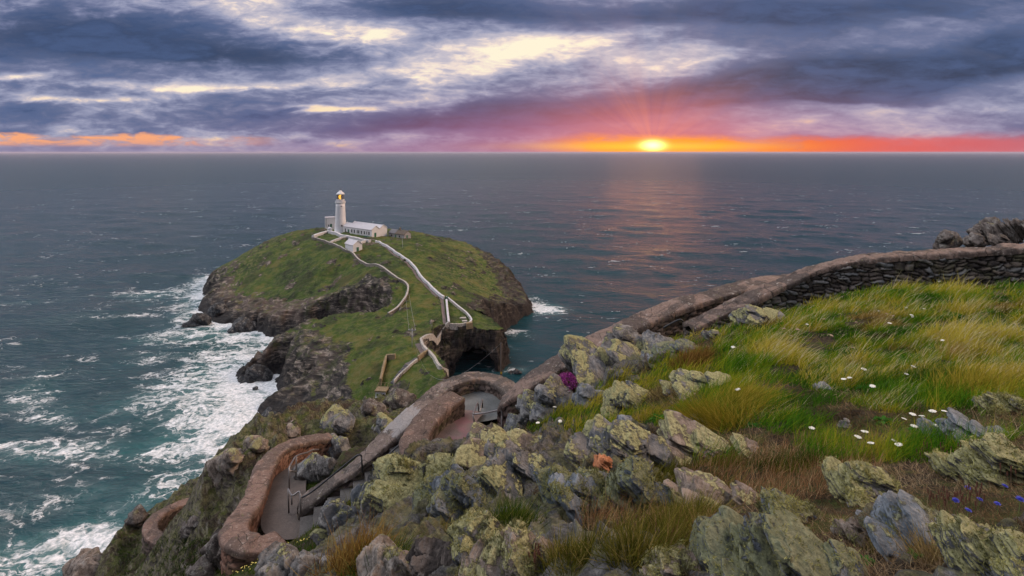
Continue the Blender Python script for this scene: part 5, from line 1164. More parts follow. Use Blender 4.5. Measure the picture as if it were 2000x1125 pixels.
# shaggy lichen on the nearest rocks
def lichen_material():
    m, n, b = material('shaggy lichen'); a = n.attr('tint').outputs['Color']
    d1 = n.node('ShaderNodeBsdfDiffuse'); t1 = n.node('ShaderNodeBsdfTranslucent'); mx = n.node('ShaderNodeMixShader'); mx.inputs[0].default_value = .3
    n.link(a, d1.inputs[0]); n.link(a, t1.inputs[0]); n.link(d1.outputs[0], mx.inputs[1]); n.link(t1.outputs[0], mx.inputs[2])
    n.link(mx.outputs[0], n.nt.nodes['Material Output'].inputs[0]); return m
MAT['tint'] = lichen_material()
def blades(root, dirv, length, width, tint, bend=None, segs=2):
    """tapering strips from root points: (verts, quads, tris, colours)"""
    N = len(root); up = dirv / (np.linalg.norm(dirv, axis=1)[:, None] + 1e-9)
    side = np.cross(up, rng.normal(size=(N, 3))); side /= np.linalg.norm(side, axis=1)[:, None] + 1e-9
    rows = []; bend = np.zeros((N, 3)) if bend is None else bend
    for k in range(segs + 1):
        t = k / segs; c = root + up * (length * t)[:, None] + bend * (length * t * t)[:, None]; wd = width * (1 - t ** 1.5) * .5
        rows.append((c - side * wd[:, None], c + side * wd[:, None]) if k < segs else (c,))
    V = np.stack([x for r_ in rows for x in r_], 1); m_ = V.shape[1]; base = np.arange(N)[:, None] * m_
    Q = [base + np.array([[2 * k, 2 * k + 1, 2 * k + 3, 2 * k + 2]]) for k in range(segs - 1)]; k = segs - 1
    T = base + np.array([[2 * k, 2 * k + 1, 2 * k + 2]])
    shade = np.linspace(1, 1, m_)
    C = np.repeat(tint[:, None], m_, 1)
    return V.reshape(-1, 3), (np.vstack(Q) if Q else np.zeros((0, 4), int)), T, C.reshape(-1, 3)
for o, p, vnm, lm, D in LICHEN_PTS:
    cand = np.where((lm > .52) & (vnm[:, 2] > -.25) & (vnm[:, 1] < .55))[0]
    if len(cand) < 50: continue
    k = int(min(3600, len(cand) * .55)); idx = rng.choice(cand, k); px_ = D / 512.0
    L = (.004 + .007 * rng.random(k)) * np.clip(px_ / .0055, .8, 1.7) * (.5 + lm[idx] * .8); rt = p[idx] + rng.normal(size=(k, 3)) * .008 - vnm[idx] * .003
    rt = np.repeat(rt, 4, 0); L = np.repeat(L, 4) * (.6 + .8 * rng.random(4 * k)); dv = np.repeat(vnm[idx], 4, 0) + rng.normal(size=(4 * k, 3)) * .75 + [0, 0, .25]
    mixv = np.clip(np.repeat(fbm((p[idx] + np.array(o.location)) / .12, 31, 3) * .8 + .5, 4) + rng.normal(size=4 * k) * .22, 0, 1)[:, None]
    tint = np.array([.085, .090, .042]) * (1 - mixv) + np.array([.40, .385, .15]) * mixv
    V, Q, T, C = blades(rt, dv, L, L * .42, tint, rng.normal(size=(4 * k, 3)) * .5, 1)
    ch = mesh_np('lichen', V, T, MAT['tint'], parent=o, smooth=False, colors={'tint': (C, 'FLOAT_COLOR')}); ch['kind'] = 'stuff'

# ------------------------------------------------------------------ handrails
def rail_run(label, runs, mat, r=.026):
    """runs: list of lists of (u, v, D); the first list is the top bar, the others posts and lower bars"""
    base = at(*runs[0][0]); root = empty('handrail', tuple(base)); tag(root, label, 'handrail', 'metal handrails along the path')
    for i, q in enumerate(runs):
        pts = [at(*p) - base for p in q]
        if i: pts = [pts[0]] + pts[1:]
        else: pts = list(spline(pts, .12)) if len(pts) > 2 else pts
        MB().tube([tuple(p) for p in pts], r, 8).build('top_bar' if i == 0 else 'post', MAT[mat], root, True)
rail_run('bent pale metal handrail at the top of the pink ramp', [[(924, 809, 15.6), (950, 806, 15.3), (974, 801, 15.0), (980, 806, 14.95), (981, 822, 14.9)], [(924, 809, 15.6), (928, 836, 15.6)], [(980, 812, 14.95), (980, 850, 14.95)]], 'rail')
rail_run('short pair of sloping metal bars beside the landing', [[(924, 808, 15.7), (933, 787, 17.0), (935, 804, 17.0)], [(937, 804, 16.6), (942, 780, 17.6), (942, 816, 17.6)]], 'rail')
rail_run('grey two step handrail on the inner side of the lower path', [[(565, 913, 16.8), (572, 900, 17.3), (580, 890, 17.8), (602, 883, 18.6), (610, 879, 19.0), (622, 878, 19.6)], [(565, 913, 16.8), (565, 958, 16.8)], [(579, 891, 17.7), (578, 932, 17.7)], [(565, 920, 16.8), (578, 921, 17.5)]], 'rail')
rail_run('lower grey handrail section by the foot of the stairs', [[(563, 955, 15.7), (570, 968, 15.3), (578, 964, 15.3), (585, 960, 15.3), (587, 972, 15.2)], [(563, 955, 15.7), (564, 1002, 15.7)], [(570, 968, 15.35), (570, 985, 15.35)], [(587, 965, 15.2), (587, 1005, 15.2)]], 'rail')
rail_run('long black handrail following the stairs below the long wall', [[(589, 972, 15.1), (610, 960, 15.1), (657, 922, 15.0), (698, 889, 15.0), (706, 891, 15.0)], [(706, 891, 15.0), (708, 922, 15.0)]], 'rail_dark')
rail_run('upper black handrail on the stairs beside the red brown wall', [[(728, 917, 14.6), (760, 887, 14.8), (795, 855, 15.1)], [(728, 917, 14.6), (729, 945, 14.6)]], 'rail_dark')
rail_run('short handrail end between the two sloping walls', [[(1296, 640, 15.2), (1318, 628, 15.3), (1330, 624, 15.3), (1335, 630, 15.3)], [(1335, 630, 15.3), (1336, 650, 15.3)]], 'rail_dark')

# ------------------------------------------------------------------ grass
def hit_head(u, v):
    """ground points of the headland seen at photo positions (arrays)"""
    u = np.asarray(u, float); v = np.asarray(v, float); Ds = 1.2 * np.exp(np.linspace(0, math.log(40 / 1.2), 130)); best = np.full(len(u), np.nan); done = np.zeros(len(u), bool); prev = np.full(len(u), 1.0); pD = Ds[0]
    for D in Ds:
        gap = (EYE - (v - 297) / 1000 * D) - hgrid((u - 1000) / 1000 * D, np.full(len(u), D))
        new = (~done) & (gap <= 0); k = np.clip(prev / (prev - gap + 1e-9), 0, 1); best = np.where(new, pD + (D - pD) * k, best); done |= new; prev = np.where(done, prev, gap); pD = D
    return best
_gx = np.linspace(-22, 26, 700); _gy = np.linspace(.2, 42, 640)
_GX, _GY = np.meshgrid(_gx, _gy); _GZ, _GO = head_h(_GX, _GY, True, True)
def ogrid(x, y):
    x = np.nan_to_num(x); y = np.nan_to_num(y); i = np.clip(((x - _gx[0]) / (_gx[1] - _gx[0])).astype(int), 0, len(_gx) - 1); j = np.clip(((y - _gy[0]) / (_gy[1] - _gy[0])).astype(int), 0, len(_gy) - 1)
    return _GO[j, i]
def hgrid(x, y):
    fx = np.clip((x - _gx[0]) / (_gx[1] - _gx[0]), 0, len(_gx) - 1.001); fy = np.clip((y - _gy[0]) / (_gy[1] - _gy[0]), 0, len(_gy) - 1.001)
    i = fx.astype(int); j = fy.astype(int); a = fx - i; b = fy - j
    return (_GZ[j, i] * (1 - a) + _GZ[j, i + 1] * a) * (1 - b) + (_GZ[j + 1, i] * (1 - a) + _GZ[j + 1, i + 1] * a) * b
FOOT = []
for lb, u, v, D, w, h, *_r in RK:
    FOOT.append((u, v, w * .42, h * .42))
FOOT = np.array(FOOT)
def clear_of_rocks(u, v, k=1.0):
    m = np.ones(len(u), bool)
    for a, b, w, h in FOOT: m &= ((u - a) / (w * k)) ** 2 + ((v - b) / (h * k)) ** 2 > 1
    return m
ROCK_LINE = np.array([(560, 1125), (600, 1040), (700, 960), (780, 905), (870, 890), (950, 862), (985, 845), (1005, 800), (1090, 700), (1180, 650), (1290, 625), (1350, 640), (1440, 600), (1530, 590), (1700, 560), (1850, 545), (2060, 540)], float)
GRASS = dict(V=[], Q=[], T=[], C=[], n=0)
def add_blades(root, dv, L, wd, tint, bend, segs=3):
    V, Q, T, C = blades(root, dv, L, wd, tint, bend, segs); b = GRASS['n']
    GRASS['V'].append(V); GRASS['Q'].append(Q + b); GRASS['T'].append(T + b); GRASS['C'].append(C); GRASS['n'] += len(V)
def pal(t, stops):
    t = np.clip(t, 0, 1); s = np.array([q[0] for q in stops]); c = np.array([q[1] for q in stops]); return np.stack([np.interp(t, s, c[:, k]) for k in range(3)], 1)
GOLD = [(0, (.026, .075, .007)), (.30, (.058, .165, .010)), (.55, (.155, .225, .014)), (.78, (.29, .25, .020)), (1, (.41, .345, .055))]
DRY = [(0, (.045, .030, .018)), (.4, (.12, .080, .045)), (.7, (.25, .17, .095)), (1, (.38, .29, .18))]
OLIVE = [(0, (.035, .045, .008)), (.5, (.105, .105, .016)), (.8, (.20, .165, .035)), (1, (.33, .24, .09))]
TURF = [(0, (.018, .040, .006)), (.5, (.045, .085, .010)), (.8, (.095, .120, .016)), (1, (.19, .18, .05))]
def scatter(N, u0, u1, v0, v1, keep, avoid=.42, rocks=True):
    u = rng.uniform(u0, u1, N); v = rng.uniform(v0, v1, N)
    m = keep(u, v) & clear_of_rocks(u, v, avoid); u, v = u[m], v[m]; D = hit_head(u, v); ok = ~np.isnan(D)
    if rocks: ok &= ogrid((u - 1000) / 1000 * D, D) < .5
    u, v, D = u[ok], v[ok], D[ok]
    x = (u - 1000) / 1000 * D; return np.c_[x, D, hgrid(x, D) - .01], D, u, v
WIND = np.array([.95, .25, -.30])
def meadow():
    def line(u): return np.interp(u, ROCK_LINE[:, 0], ROCK_LINE[:, 1])
    # long wind combed grass on the upper right
    def k1(u, v): return (v > line(u) + 4) & (u + (v - 560) * -.55 > 1330) & (v < 860 + 40 * np.sin(u / 90))
    p, D, u, v = scatter(190000, 1300, 2060, 535, 880, k1)
    c = fbm(np.c_[p[:, 0] * .9 + p[:, 1] * .3, p[:, 1] * 1.6], 401, 4) * 1.1 + .05; f = fbm(p[:, :2] / .22, 403, 2) * .5
    dens = fbm(p[:, :2] / .55, 405, 4) * 1.7 + .34 - sstep(680, 840, v) * .75; m = dens + rng.normal(size=len(p)) * .10 > 0; p, D, u, v, c, f = p[m], D[m], u[m], v[m], c[m], f[m]; n = len(p)
    L = (.10 + .15 * np.clip(c * 1.3 + .5, 0, 1)) * (.5 + .8 * rng.random(n)) * np.where(v > 720, .75, 1.0)
    ci = p[:, :2] / .36 + fbm(p[:, :2] / .8, 451, 2)[:, None] * .5; cf = np.floor(ci); z_ = np.zeros(n, np.int64); hx = _hash(cf[:, 0].astype(np.int64), cf[:, 1].astype(np.int64), z_, 5); hy = _hash(cf[:, 0].astype(np.int64), cf[:, 1].astype(np.int64), z_, 6); ht = _hash(cf[:, 0].astype(np.int64), cf[:, 1].astype(np.int64), z_, 7)
    off = np.c_[ci[:, 0] - cf[:, 0] - .3 - hx * .4, ci[:, 1] - cf[:, 1] - .3 - hy * .4] * .36; od = np.linalg.norm(off, axis=1); L = L * (1.15 - 2.2 * od).clip(.3, 1.25) * (.45 + 1.1 * ht)
    tone = np.clip(.29 + c * 1.2 + f * .5 + (ht - .5) * .75 + rng.normal(size=n) * .13, 0, 1); sw = fbm(p[:, :2] / 1.4, 407, 2)
    bend = WIND * (.15 + .45 * rng.random(n))[:, None] + np.c_[off * 2.2, -od * .8] + np.c_[sw * .5, sw * .6, np.zeros(n)] + rng.normal(size=(n, 3)) * .28
    rust = sstep(.16, .34, fbm(p[:, :2] / .75, 461, 4)); colm = pal(tone, GOLD) * (1 - rust[:, None] * .8) + pal(tone, [(0, (.06, .035, .012)), (.5, (.20, .115, .035)), (1, (.34, .23, .09))]) * rust[:, None] * .8; L = L * (1 - .3 * rust)
    add_blades(p, np.array([.15, .0, 1.0]) + rng.normal(size=(n, 3)) * .38, L, np.clip(D * .00105, .0045, .016), colm, bend)
    # pale seed bearing stems above it
    m = rng.random(n) < .05 * (1 + 2 * np.clip(c, 0, 1)); k = m.sum()
    add_blades(p[m], np.array([.35, .05, 1.0]) + rng.normal(size=(k, 3)) * .15, L[m] * 1.45, np.clip(D[m] * .0009, .004, .012), pal(rng.random(k) * .5 + .5, [(0, (.34, .29, .13)), (1, (.52, .46, .28))]), WIND * .7 + rng.normal(size=(k, 3)) * .1)
    # broken tussocks and dead thatch on the middle and lower slope
    def k2(u, v): return (v > line(u) + 3) & ((u < 1500) | (v > 735)) & (u > 940)
    p, D, u, v = scatter(130000, 940, 2060, 640, 1150, k2)
    a = fbm(p[:, :2] / np.array([.62, .5]), 411, 4); b = fbm(p[:, :2] / 1.7, 413, 3); n = len(p)
    tus = a + b * .6 - sstep(925, 1040, v) * .32 + .15 + sstep(1250, 1000, u) * .1 > .10
    k = tus.sum(); fl = fbm(p[tus][:, :2] / .8, 415, 3); tone = np.clip(.45 + fl * 1.2 + rng.normal(size=k) * .16, 0, 1); low = v[tus] > 905
    col_ = np.where(low[:, None], pal(tone, OLIVE), pal(tone, GOLD))
    L = (.13 + .17 * np.clip(a[tus] + .3, 0, 1)) * (.5 + .8 * rng.random(k)) * np.where(low, .75, 1.0)
    add_blades(p[tus], np.array([.10, .0, 1.0]) + rng.normal(size=(k, 3)) * .34, L, np.clip(D[tus] * .0011, .0032, .013), col_, WIND * .45 + rng.normal(size=(k, 3)) * .25)
    q = ~tus & (rng.random(n) < .85); k = q.sum(); tone = np.clip(.42 + fbm(p[q][:, :2] / .5, 417, 3) * .9 + rng.normal(size=k) * .2, 0, 1)
    dv = rng.normal(size=(k, 3)) * np.array([1, 1, .35]) + [.1, 0, .42]
    add_blades(p[q], dv, (.035 + .09 * rng.random(k)) * np.clip(D[q] / 4.5, .7, 2.0), np.clip(D[q] * .0010, .0026, .010), pal(tone, DRY), rng.normal(size=(k, 3)) * .3, 2)
    # reddish standing stems in the lower middle
    def k3(u, v): return (((u - 1500) / 170) ** 2 + ((v - 935) / 55) ** 2 < 1) | (((u - 1600) / 120) ** 2 + ((v - 905) / 40) ** 2 < 1) | (((u - 1180) / 140) ** 2 + ((v - 1060) / 60) ** 2 < 1)
    p, D, u, v = scatter(14000, 1000, 1800, 840, 1125, k3); n = len(p)
    add_blades(p, np.array([.15, 0, 1.0]) + rng.normal(size=(n, 3)) * .3, .08 + .12 * rng.random(n), np.clip(D * .0009, .0028, .006), pal(rng.random(n), [(0, (.13, .062, .030)), (.6, (.27, .15, .075)), (1, (.40, .28, .16))]), rng.normal(size=(n, 3)) * .2 + WIND * .15)
    # dry and green tufts in the rock field
    def k4(u, v): return (v > line(u) + 10) & (u < 1010)
    p, D, u, v = scatter(60000, 620, 1010, 860, 1150, k4, .45); a = fbm(p[:, :2] / .7, 421, 4); n = len(p); g = a > -.05
    tone = np.clip(.4 + fbm(p[:, :2] / .5, 423, 3) + rng.normal(size=n) * .17, 0, 1)
    add_blades(p, np.array([.12, 0, 1.0]) + rng.normal(size=(n, 3)) * .42, np.where(g, .08 + .16 * np.clip(a + .3, 0, 1), .05) * (.5 + .8 * rng.random(n)) * np.clip(D / 5, .7, 1.5), np.clip(D * .0010, .003, .010), np.where(g[:, None], pal(tone, OLIVE), pal(tone, DRY)), WIND * .3 + rng.normal(size=(n, 3)) * .25)
    # short green turf on the steep left slopes and beside the ramp
    def k5(u, v): return ((u < 720) & (v > 905) & (v > 1190 - .36 * u) & (v > np.interp(u, [400, 470, 560, 600, 720], [1075, 1090, 1052, 1030, 915]))) | ((u > 230) & (u < 470) & (v > 1050 + (u - 330) * .02)) | ((u > 985) & (u < 1190) & (v > 805) & (v < 905)) | ((u > 560) & (u < 720) & (v > 955 - (u - 560) * .45) & (v < 985 - (u - 600) * .55))
    p, D, u, v = scatter(100000, 200, 1190, 800, 1125, k5, .45); n = len(p); a = fbm(p[:, :2] / 1.1, 431, 4)
    tone = np.clip(.42 + a * .9 + rng.normal(size=n) * .15, 0, 1); m = a + rng.normal(size=n) * .1 > -.38
    p, D, tone = p[m], D[m], tone[m]; n = len(p)
    add_blades(p, np.array([.1, 0, 1.0]) + rng.normal(size=(n, 3)) * .4, (.06 + .07 * rng.random(n)) * np.clip(D / 9, .7, 1.4), np.clip(D * .0011, .004, .014), pal(tone, TURF), WIND * .3 + rng.normal(size=(n, 3)) * .3, 2)
    V = np.vstack(GRASS['V']); o = mesh_np('grass', V, [np.vstack(GRASS['Q']), np.vstack(GRASS['T'])], MAT['tint'], smooth=True, colors={'tint': (np.vstack(GRASS['C']), 'FLOAT_COLOR')})
    tag(o, 'wind combed green and golden grass with dead brown thatch covering the headland', 'grass', kind='stuff')
meadow()

# ------------------------------------------------------------------ tussocks, plants and flowers
def ground(u, v):
    D = float(hit_head([u], [v])[0]); D = 20.0 if math.isnan(D) else D; x = (u - 1000) / 1000 * D; return np.array([x, D, float(hgrid(np.array([x]), np.array([D]))[0])]), D
def tuft(name, label, cat, u, v, rad, L, wd, n, stops, spread=.45, wind=.4, segs=3, group=None, up=1.0):
    c, D = ground(u, v); k = rng.normal(size=(n, 2)) * rad * .45; r_ = np.c_[k, np.zeros(n)]; r_[:, 2] = hgrid(c[0] + k[:, 0], c[1] + k[:, 1]) - c[2] - .02
    dv = np.array([0, 0, up]) + np.c_[k / rad * .6, np.zeros(n)] + rng.normal(size=(n, 3)) * spread
    V, Q, T, C = blades(r_, dv, L * (.5 + .7 * rng.random(n)), np.full(n, wd), pal(rng.random(n), stops), WIND * wind + rng.normal(size=(n, 3)) * .2, segs)
    o = mesh_np(name, V, [Q, T], MAT['tint'], colors={'tint': (C, 'FLOAT_COLOR')}, loc=tuple(c)); tag(o, label, cat, group); return o
GOLDT = [(0, (.12, .12, .012)), (.5, (.26, .21, .020)), (1, (.40, .31, .06))]
for i, (lb, u, v, rad, L, wd, n, st, wi) in enumerate((
        ('large golden tussock swept to the right in the middle of the slope', 1440, 800, .34, .36, .008, 1500, GOLDT, .8), ('long golden tussock trailing to the left above the banded slab', 1398, 834, .36, .34, .007, 1400, GOLDT, -.7),
        ('round russet tussock at the left edge of the meadow', 1352, 712, .34, .36, .011, 1500, [(0, (.075, .040, .012)), (.6, (.17, .095, .025)), (1, (.28, .17, .05))], .4), ('golden tussock above the rounded lichen cushion', 1262, 818, .20, .22, .008, 700, GOLDT, .6),
        ('tall golden tussock in the right part of the slope', 1905, 762, .42, .34, .007, 1500, GOLDT, .5), ('dark green tussock among the golden grass at the right', 1830, 748, .30, .30, .007, 1200, TURF, .5),
        ('olive tussock in front of the split rock plank', 1315, 1036, .13, .17, .0042, 1100, OLIVE, .1), ('tall olive tussock with long straw stems at bottom centre', 1235, 1085, .10, .16, .0038, 900, OLIVE, .1), ('spreading olive tussock left of the split rock plank', 1360, 1010, .13, .15, .0042, 800, OLIVE, .3),
        ('low dark olive tussock at the bottom edge left of centre', 1120, 1092, .14, .14, .0042, 900, OLIVE, .1), ('reddish straw tussock beside the biggest boulder', 1400, 1060, .10, .15, .0036, 600, [(0, (.12, .075, .02)), (1, (.36, .24, .10))], .1),
        ('rusty dry tussock among the rocks at lower left', 690, 1098, .20, .24, .006, 1100, [(0, (.12, .060, .018)), (.6, (.25, .15, .04)), (1, (.36, .26, .08))], .2), ('green grass tuft below the mossy boulder', 745, 1110, .14, .2, .005, 700, TURF, .2),
        ('dark green tuft between the shaggy rock and the striped slab', 1000, 1020, .14, .16, .0045, 800, TURF, .1), ('straw tuft at the foot of the long pointed slab', 1835, 1100, .08, .15, .0034, 420, [(0, (.14, .10, .03)), (1, (.40, .30, .14))], .0),
        ('olive tuft in front of the long pointed slab', 1742, 1070, .09, .10, .0038, 520, OLIVE, .3), ('tan tuft under the pale mossy topped slab', 1300, 770, .28, .22, .008, 900, [(0, (.12, .09, .03)), (1, (.34, .26, .11))], .3),
        ('bright green tuft beside the small teal stone', 1160, 858, .26, .24, .008, 1000, GOLD, .4), ('dark green cushion of thrift leaves on the right edge', 1895, 926, .20, .11, .0042, 1600, TURF, .1))):
    tuft('grass_tussock', lb, 'grass tussock', u, v, rad, L, wd, n, st, wind=wi, group='grass tussocks on the slope')
def leafy(u, v, size, n, label, tint=(.030, .095, .016)):
    c, D = ground(u, v); V, F = [], []; C = []
    for k in range(n):
        a = rng.uniform(0, 2 * math.pi); l = size * rng.uniform(.6, 1.1); el = rng.uniform(.15, .9); w = l * .17; d = np.array([math.cos(a), math.sin(a), 0]); s_ = np.array([-d[1], d[0], 0]); b = len(V)
        for t in np.linspace(0, 1, 6):
            q = d * l * t * math.cos(el) + np.array([0, 0, 1]) * (l * t * math.sin(el) - l * .45 * t * t) ; ww = w * math.sin(math.pi * min(.97, t * .9 + .06)); V += [q - s_ * ww + [0, 0, ww * .25], q, q + s_ * ww + [0, 0, ww * .25]]; C += [np.array(tint) * (1.0 if k % 3 else 1.5)] * 3
        for t in range(5): F += [(b + t * 3, b + t * 3 + 1, b + t * 3 + 4, b + t * 3 + 3), (b + t * 3 + 1, b + t * 3 + 2, b + t * 3 + 5, b + t * 3 + 4)]
    o = mesh_np('leafy_plant', V, np.array(F), MAT['tint'], colors={'tint': (np.array(C), 'FLOAT_COLOR')}, loc=tuple(c + [0, 0, .01])); tag(o, label, 'plant', 'broad leaved plants on the slope')
for u, v, s_, n, lb in ((1290, 822, .17, 26, 'bright leafy plant left of the golden tussock'), (1505, 772, .17, 28, 'leafy green plant above the cracked stone'), (1475, 835, .13, 24, 'leafy plant in front of the large golden tussock'), (1725, 825, .13, 30, 'spiky green plant left of the white flowers'), (1790, 848, .12, 26, 'spiky green plant under the white flowers'),
                        (1135, 1078, .055, 14, 'small rosette of green leaves at the bottom edge'), (1275, 893, .09, 18, 'leafy rosette behind the tapering banded slab'), (1415, 1080, .06, 16, 'dark leafy plant beside the biggest boulder'), (1690, 1100, .06, 20, 'leafy clump at the bottom edge under the pointed slab'), (1905, 1118, .07, 16, 'long leaved plant at the bottom edge at right'),
                        (1785, 1092, .045, 12, 'star shaped leafy rosette at the bottom edge'), (1335, 870, .12, 24, 'green plant with yellow flowers above the banded slab'), (1620, 742, .15, 26, 'leafy clump beside the small blue stone'), (1560, 690, .16, 26, 'leafy clump in the meadow grass'), (1200, 830, .13, 26, 'green clump right of the teal stone'), (1690, 762, .14, 24, 'leafy green clump below the white flowers')):
    leafy(u, v, s_, n, lb)
MAT['petal_white'] = plain('white florets', (.70, .68, .60), .7, var=.1, scale=30)
MAT['petal_tan'] = plain('faded florets', (.34, .24, .17), .8, var=.2, scale=30)
MAT['stem'] = plain('green stem', (.10, .13, .03), .7, var=.2, scale=8)
MAT['stem_brown'] = plain('dry stem', (.11, .060, .035), .8, var=.25, scale=20)
MAT['seed'] = plain('brown seed head', (.090, .034, .018), .85, var=.3, scale=40)
MAT['petal_blue'] = plain('blue florets', (.12, .13, .62), .6, var=.2, scale=40)
MAT['petal_yellow'] = plain('yellow florets', (.75, .50, .03), .6, var=.15, scale=40)
def umbel_proto(mat, seed):
    r_ = random.Random(seed); h = MB(); s = MB(); H = .24
    s.tube([(0, 0, -.05), (.01, 0, H * .5), (.03, .0, H)], .0035, 5)
    for k in range(34):
        a = k * 2.4; rr = .050 * math.sqrt(k / 34.0); x, y = .03 + rr * math.cos(a), rr * math.sin(a); z = H + .028 - rr * rr * 3.5
        if k % 3 == 0: s.tube([(.03, 0, H), (x, y, z)], .0014, 3)
        h.lathe((x, y, z), [(.0085 * r_.uniform(.8, 1.3), -.002), (.0095 * r_.uniform(.8, 1.3), .002), (.003, .007)], 6)
    root = empty('wild_carrot'); s.build('stem', MAT['stem'], root); h.build('flower_head', MAT[mat], root); return root
def dup(root, loc, rz, sc, rx=0.0):
    o = root.copy(); col.objects.link(o); o.location = loc; o.rotation_euler = (rx, random.uniform(-.2, .3), rz); o.scale = (sc,) * 3
    for ch in list(root.children): c = ch.copy(); col.objects.link(c); c.parent = o
    return o
UW, UT = umbel_proto('petal_white', 3), umbel_proto('petal_tan', 4)
first = {'w': True, 't': True}
def umbels(kind, pts, label, group, sc=1.0):
    src = UW if kind == 'w' else UT
    for u, v in pts:
        c, D = ground(u, v + .20 * 1000 / max(4, _near(v))); z = at(u, v, c[1])[2] - c[2]; k = max(.55, min(1.6, z / .26)) if z > .05 else 1.0
        if first[kind]: o = src; first[kind] = False; o.location = c; o.rotation_euler = (0, .1, random.uniform(0, 6)); o.scale = (k * sc,) * 3
        else: o = dup(src, tuple(c), random.uniform(0, 6.28), k * sc * random.uniform(.72, 1.15), random.uniform(-.25, .3))
        tag(o, label, 'flower', group)
def _near(v): return 4000.0 / max(60, (v - 297)) 
umbels('w', [(1777, 807), (1762, 815), (1808, 814), (1819, 801), (1831, 808), (1846, 802), (1823, 827), (1787, 835)], 'white umbel flower in the dense cluster left of the slanting blue grey block', 'white umbels by the slanting block')
umbels('w', [(1668, 852), (1695, 850), (1739, 855), (1709, 870), (1760, 866), (1587, 834)], 'white umbel flower in the sparse row below the dense cluster', 'white umbels of the lower row')
umbels('w', [(1681, 721), (1776, 715), (1765, 725), (1662, 737), (1651, 743), (1709, 755), (1452, 762)], 'white umbel flower on the middle slope above the dense cluster', 'white umbels of the middle slope')
umbels('w', [(1839, 548), (1717, 604), (1769, 599), (1803, 601), (1776, 614), (1785, 613), (1735, 631), (1846, 664), (1577, 629), (1915, 646), (1431, 678)], 'white umbel flower high in the long meadow grass', 'white umbels in the long grass', .95)
umbels('t', [(1902, 636), (1750, 614), (1610, 621), (1665, 676), (1542, 650), (1535, 641), (1556, 643), (1878, 644), (1977, 628), (1616, 653), (1672, 625), (1732, 608)], 'faded tan umbel flower in the long meadow grass', 'faded umbels in the long grass', .95)
umbels('w', [(1015, 832), (1050, 824), (1033, 839), (1152, 839), (1140, 843), (1164, 842), (1095, 809), (1085, 790), (1210, 768)], 'small pale flower head in the grass round the small teal stone', 'pale flowers by the teal stone', .8)
def heather():
    c = at(1120, 752, min(12.6, ground(1120, 766)[1] - .75)); root = empty('heather_bush', tuple(c)); tag(root, 'bright purple heather bush growing between the grey rocks', 'heather')
    s = MB()
    for k in range(40):
        a = rng.uniform(0, 6.28); e = rng.uniform(.3, 1.4); L = .34; s.tube([(0, 0, -.25), (.25 * L * math.cos(a), .25 * L * math.sin(a), .02), (L * math.cos(a) * math.cos(e), L * math.sin(a) * math.cos(e), L * math.sin(e) * .75)], .006, 4)
    s.build('stems', MAT['stem_brown'], root)
    n = 3000; d = rng.normal(size=(n, 3)); d /= np.linalg.norm(d, axis=1)[:, None]; d[:, 2] = np.abs(d[:, 2]) * .95 - .12; r_ = (.62 + .4 * rng.random(n) ** .6)[:, None] * (1 + .75 * fbm(d * 3.2, 8, 3))[:, None]
    p = d * r_ * np.array([.36, .30, .27]) + [0, 0, .06]
    V, Q, T, C = blades(p, d + rng.normal(size=(n, 3)) * .7, np.full(n, .035), np.full(n, .017), pal(rng.random(n), [(0, (.10, .02, .07)), (.4, (.26, .035, .22)), (.85, (.46, .09, .42)), (1, (.60, .22, .52))]), None, 1)
    mesh_np('blossom', V, T, MAT['tint'], parent=root, colors={'tint': (C, 'FLOAT_COLOR')}, smooth=False)
heather()
def blue_flowers():
    proto = None
    for u, v in ((1889, 953), (1908, 975), (1870, 995), (1885, 996), (1955, 948), (1985, 995), (1947, 984)):
        c, D = ground(u, v + 22); z = max(.05, at(u, v, c[1])[2] - c[2])
        if proto is None:
            proto = empty('blue_flower'); MB().tube([(0, 0, -.03), (.006, 0, .05), (.004, 0, .1)], .0016, 5).build('stem', MAT['stem'], proto)
            n = 120; d = rng.normal(size=(n, 3)); d[:, 2] = np.abs(d[:, 2]) * .8; d /= np.linalg.norm(d, axis=1)[:, None]
            V, Q, T, C = blades(np.repeat([[.004, 0, .1]], n, 0) + d * .004, d, np.full(n, .014), np.full(n, .004), np.ones((n, 3)), None, 1); mesh_np('flower_head', V, T, MAT['petal_blue'], parent=proto, smooth=False); o = proto
        else: o = dup(proto, (0, 0, 0), 0, 1)
        o.location = tuple(c); s_ = z / .1; o.scale = (1.0, 1.0, s_) if .6 < s_ < 1.6 else (1, 1, 1); tag(o, 'small blue globe flower among brown seed stalks at the right edge', 'flower', 'blue globe flowers')
blue_flowers()
def seed_stalks(label, u0, u1, v0, v1, n, H):
    c, _ = ground((u0 + u1) / 2, (v0 + v1) / 2); root = empty('seed_stalk_clump', tuple(c)); tag(root, label, 'plant', 'clumps of brown seed stalks')
    for k in range(n):
        g, D = ground(random.uniform(u0, u1), random.uniform(v0, v1)); q = g - c; l = H * random.uniform(.6, 1.15); lean = (random.uniform(-.2, .25) * l, random.uniform(-.15, .15) * l)
        s, h = MB(), MB(); t = (q[0] + lean[0], q[1] + lean[1], q[2] + l); s.tube([tuple(q - [0, 0, .02]), (q[0] + lean[0] * .3, q[1] + lean[1] * .3, q[2] + l * .5), t], .0016, 4)
        t2 = (t[0] + lean[0] * .15, t[1], t[2] + l * .26); h.tube([(t[0], t[1], t[2] - .004), ((t[0] + t2[0]) / 2, t[1], (t[2] + t2[2]) / 2), t2], .0048, 6, .003); so = s.build('stalk', MAT['stem_brown'], root); h.build('seed_head', MAT['seed'], so)
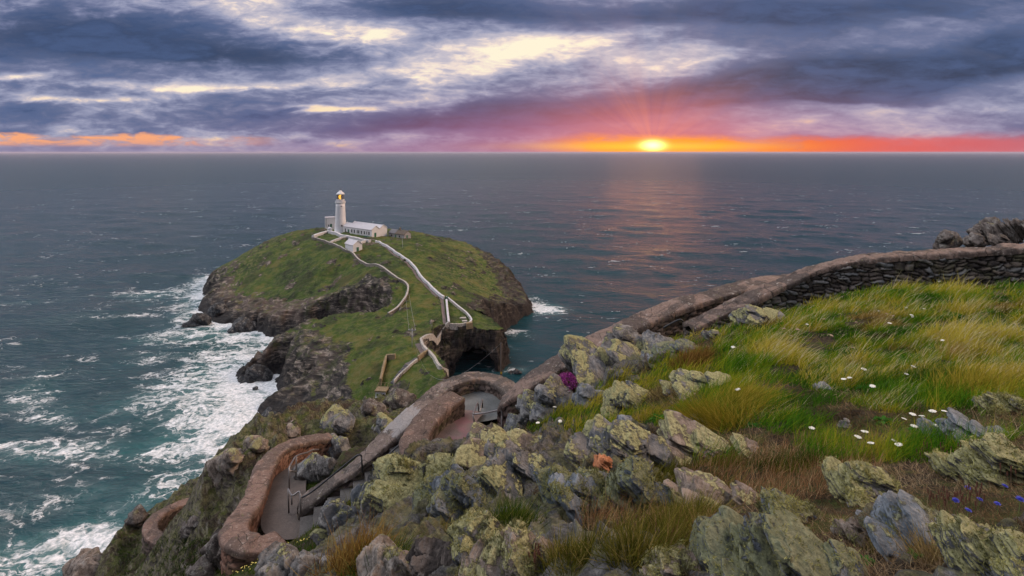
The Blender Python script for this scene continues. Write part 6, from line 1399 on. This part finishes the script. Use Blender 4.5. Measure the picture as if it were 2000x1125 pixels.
seed_stalks('brown seed stalks standing in front of the slanting blue grey block', 1790, 1900, 885, 912, 44, .11)
seed_stalks('brown seed stalks among the blue flowers', 1815, 1925, 985, 1015, 40, .10)
seed_stalks('tall dark seed stalks at the right edge', 1940, 1990, 930, 962, 12, .13)
seed_stalks('red brown seed stalks over the pink grey slab at the bottom edge', 965, 1050, 1098, 1125, 46, .085)
def yellow_specks():
    def k(u, v): return ((u > 400) & (u < 660) & (v > 1190 - .36 * u) & (v > np.interp(u, [400, 470, 560, 600, 720], [1080, 1095, 1060, 1036, 915])))
    p, D, u, v = scatter(1500, 400, 680, 920, 1125, k, .8); p2, D2, *_ = scatter(300, 985, 1190, 790, 900, lambda u, v: u > 0, .9); p = np.vstack([p[D > 8.5], p2]); a = fbm(p[:, :2] / .8, 441, 3); p = p[a > -.05]
    n = len(p); kk = np.linspace(0, 2 * np.pi, 6, endpoint=False); V = np.concatenate([(p + [0, 0, .09])[:, None], p[:, None] + np.stack([np.cos(kk), np.sin(kk), 0 * kk], 1)[None] * (np.hypot(p[:, 0], p[:, 1]) * .0011)[:, None, None] + [0, 0, .085]], 1).reshape(-1, 3); b = np.arange(n)[:, None, None] * 7; j = np.arange(6)
    F = (b + np.stack([np.zeros(6, int), 1 + j, 1 + (j + 1) % 6], 1)[None]).reshape(-1, 3)
    o = mesh_np('yellow_flowers', V, F, plain('pale yellow petals', (.55, .45, .10), .7), smooth=False); tag(o, 'tiny yellow flowers dotting the green turf beside the stairs', 'flowers', kind='stuff')
yellow_specks()

# ------------------------------------------------------------------ sea air
def haze():
    m = bpy.data.materials.new('sea haze'); m.use_nodes = True; nt = m.node_tree; nt.nodes.clear(); v = nt.nodes.new('ShaderNodeVolumePrincipled'); o = nt.nodes.new('ShaderNodeOutputMaterial')
    v.inputs['Color'].default_value = (.74, .67, .82, 1); v.inputs['Density'].default_value = 2.6e-5; nt.links.new(v.outputs[0], o.inputs['Volume'])
    b = MB().box((0, 0, 45), (200000, 200000, 108)).build('haze', m); tag(b, 'thin sea haze over the water', 'haze', kind='stuff')
haze()
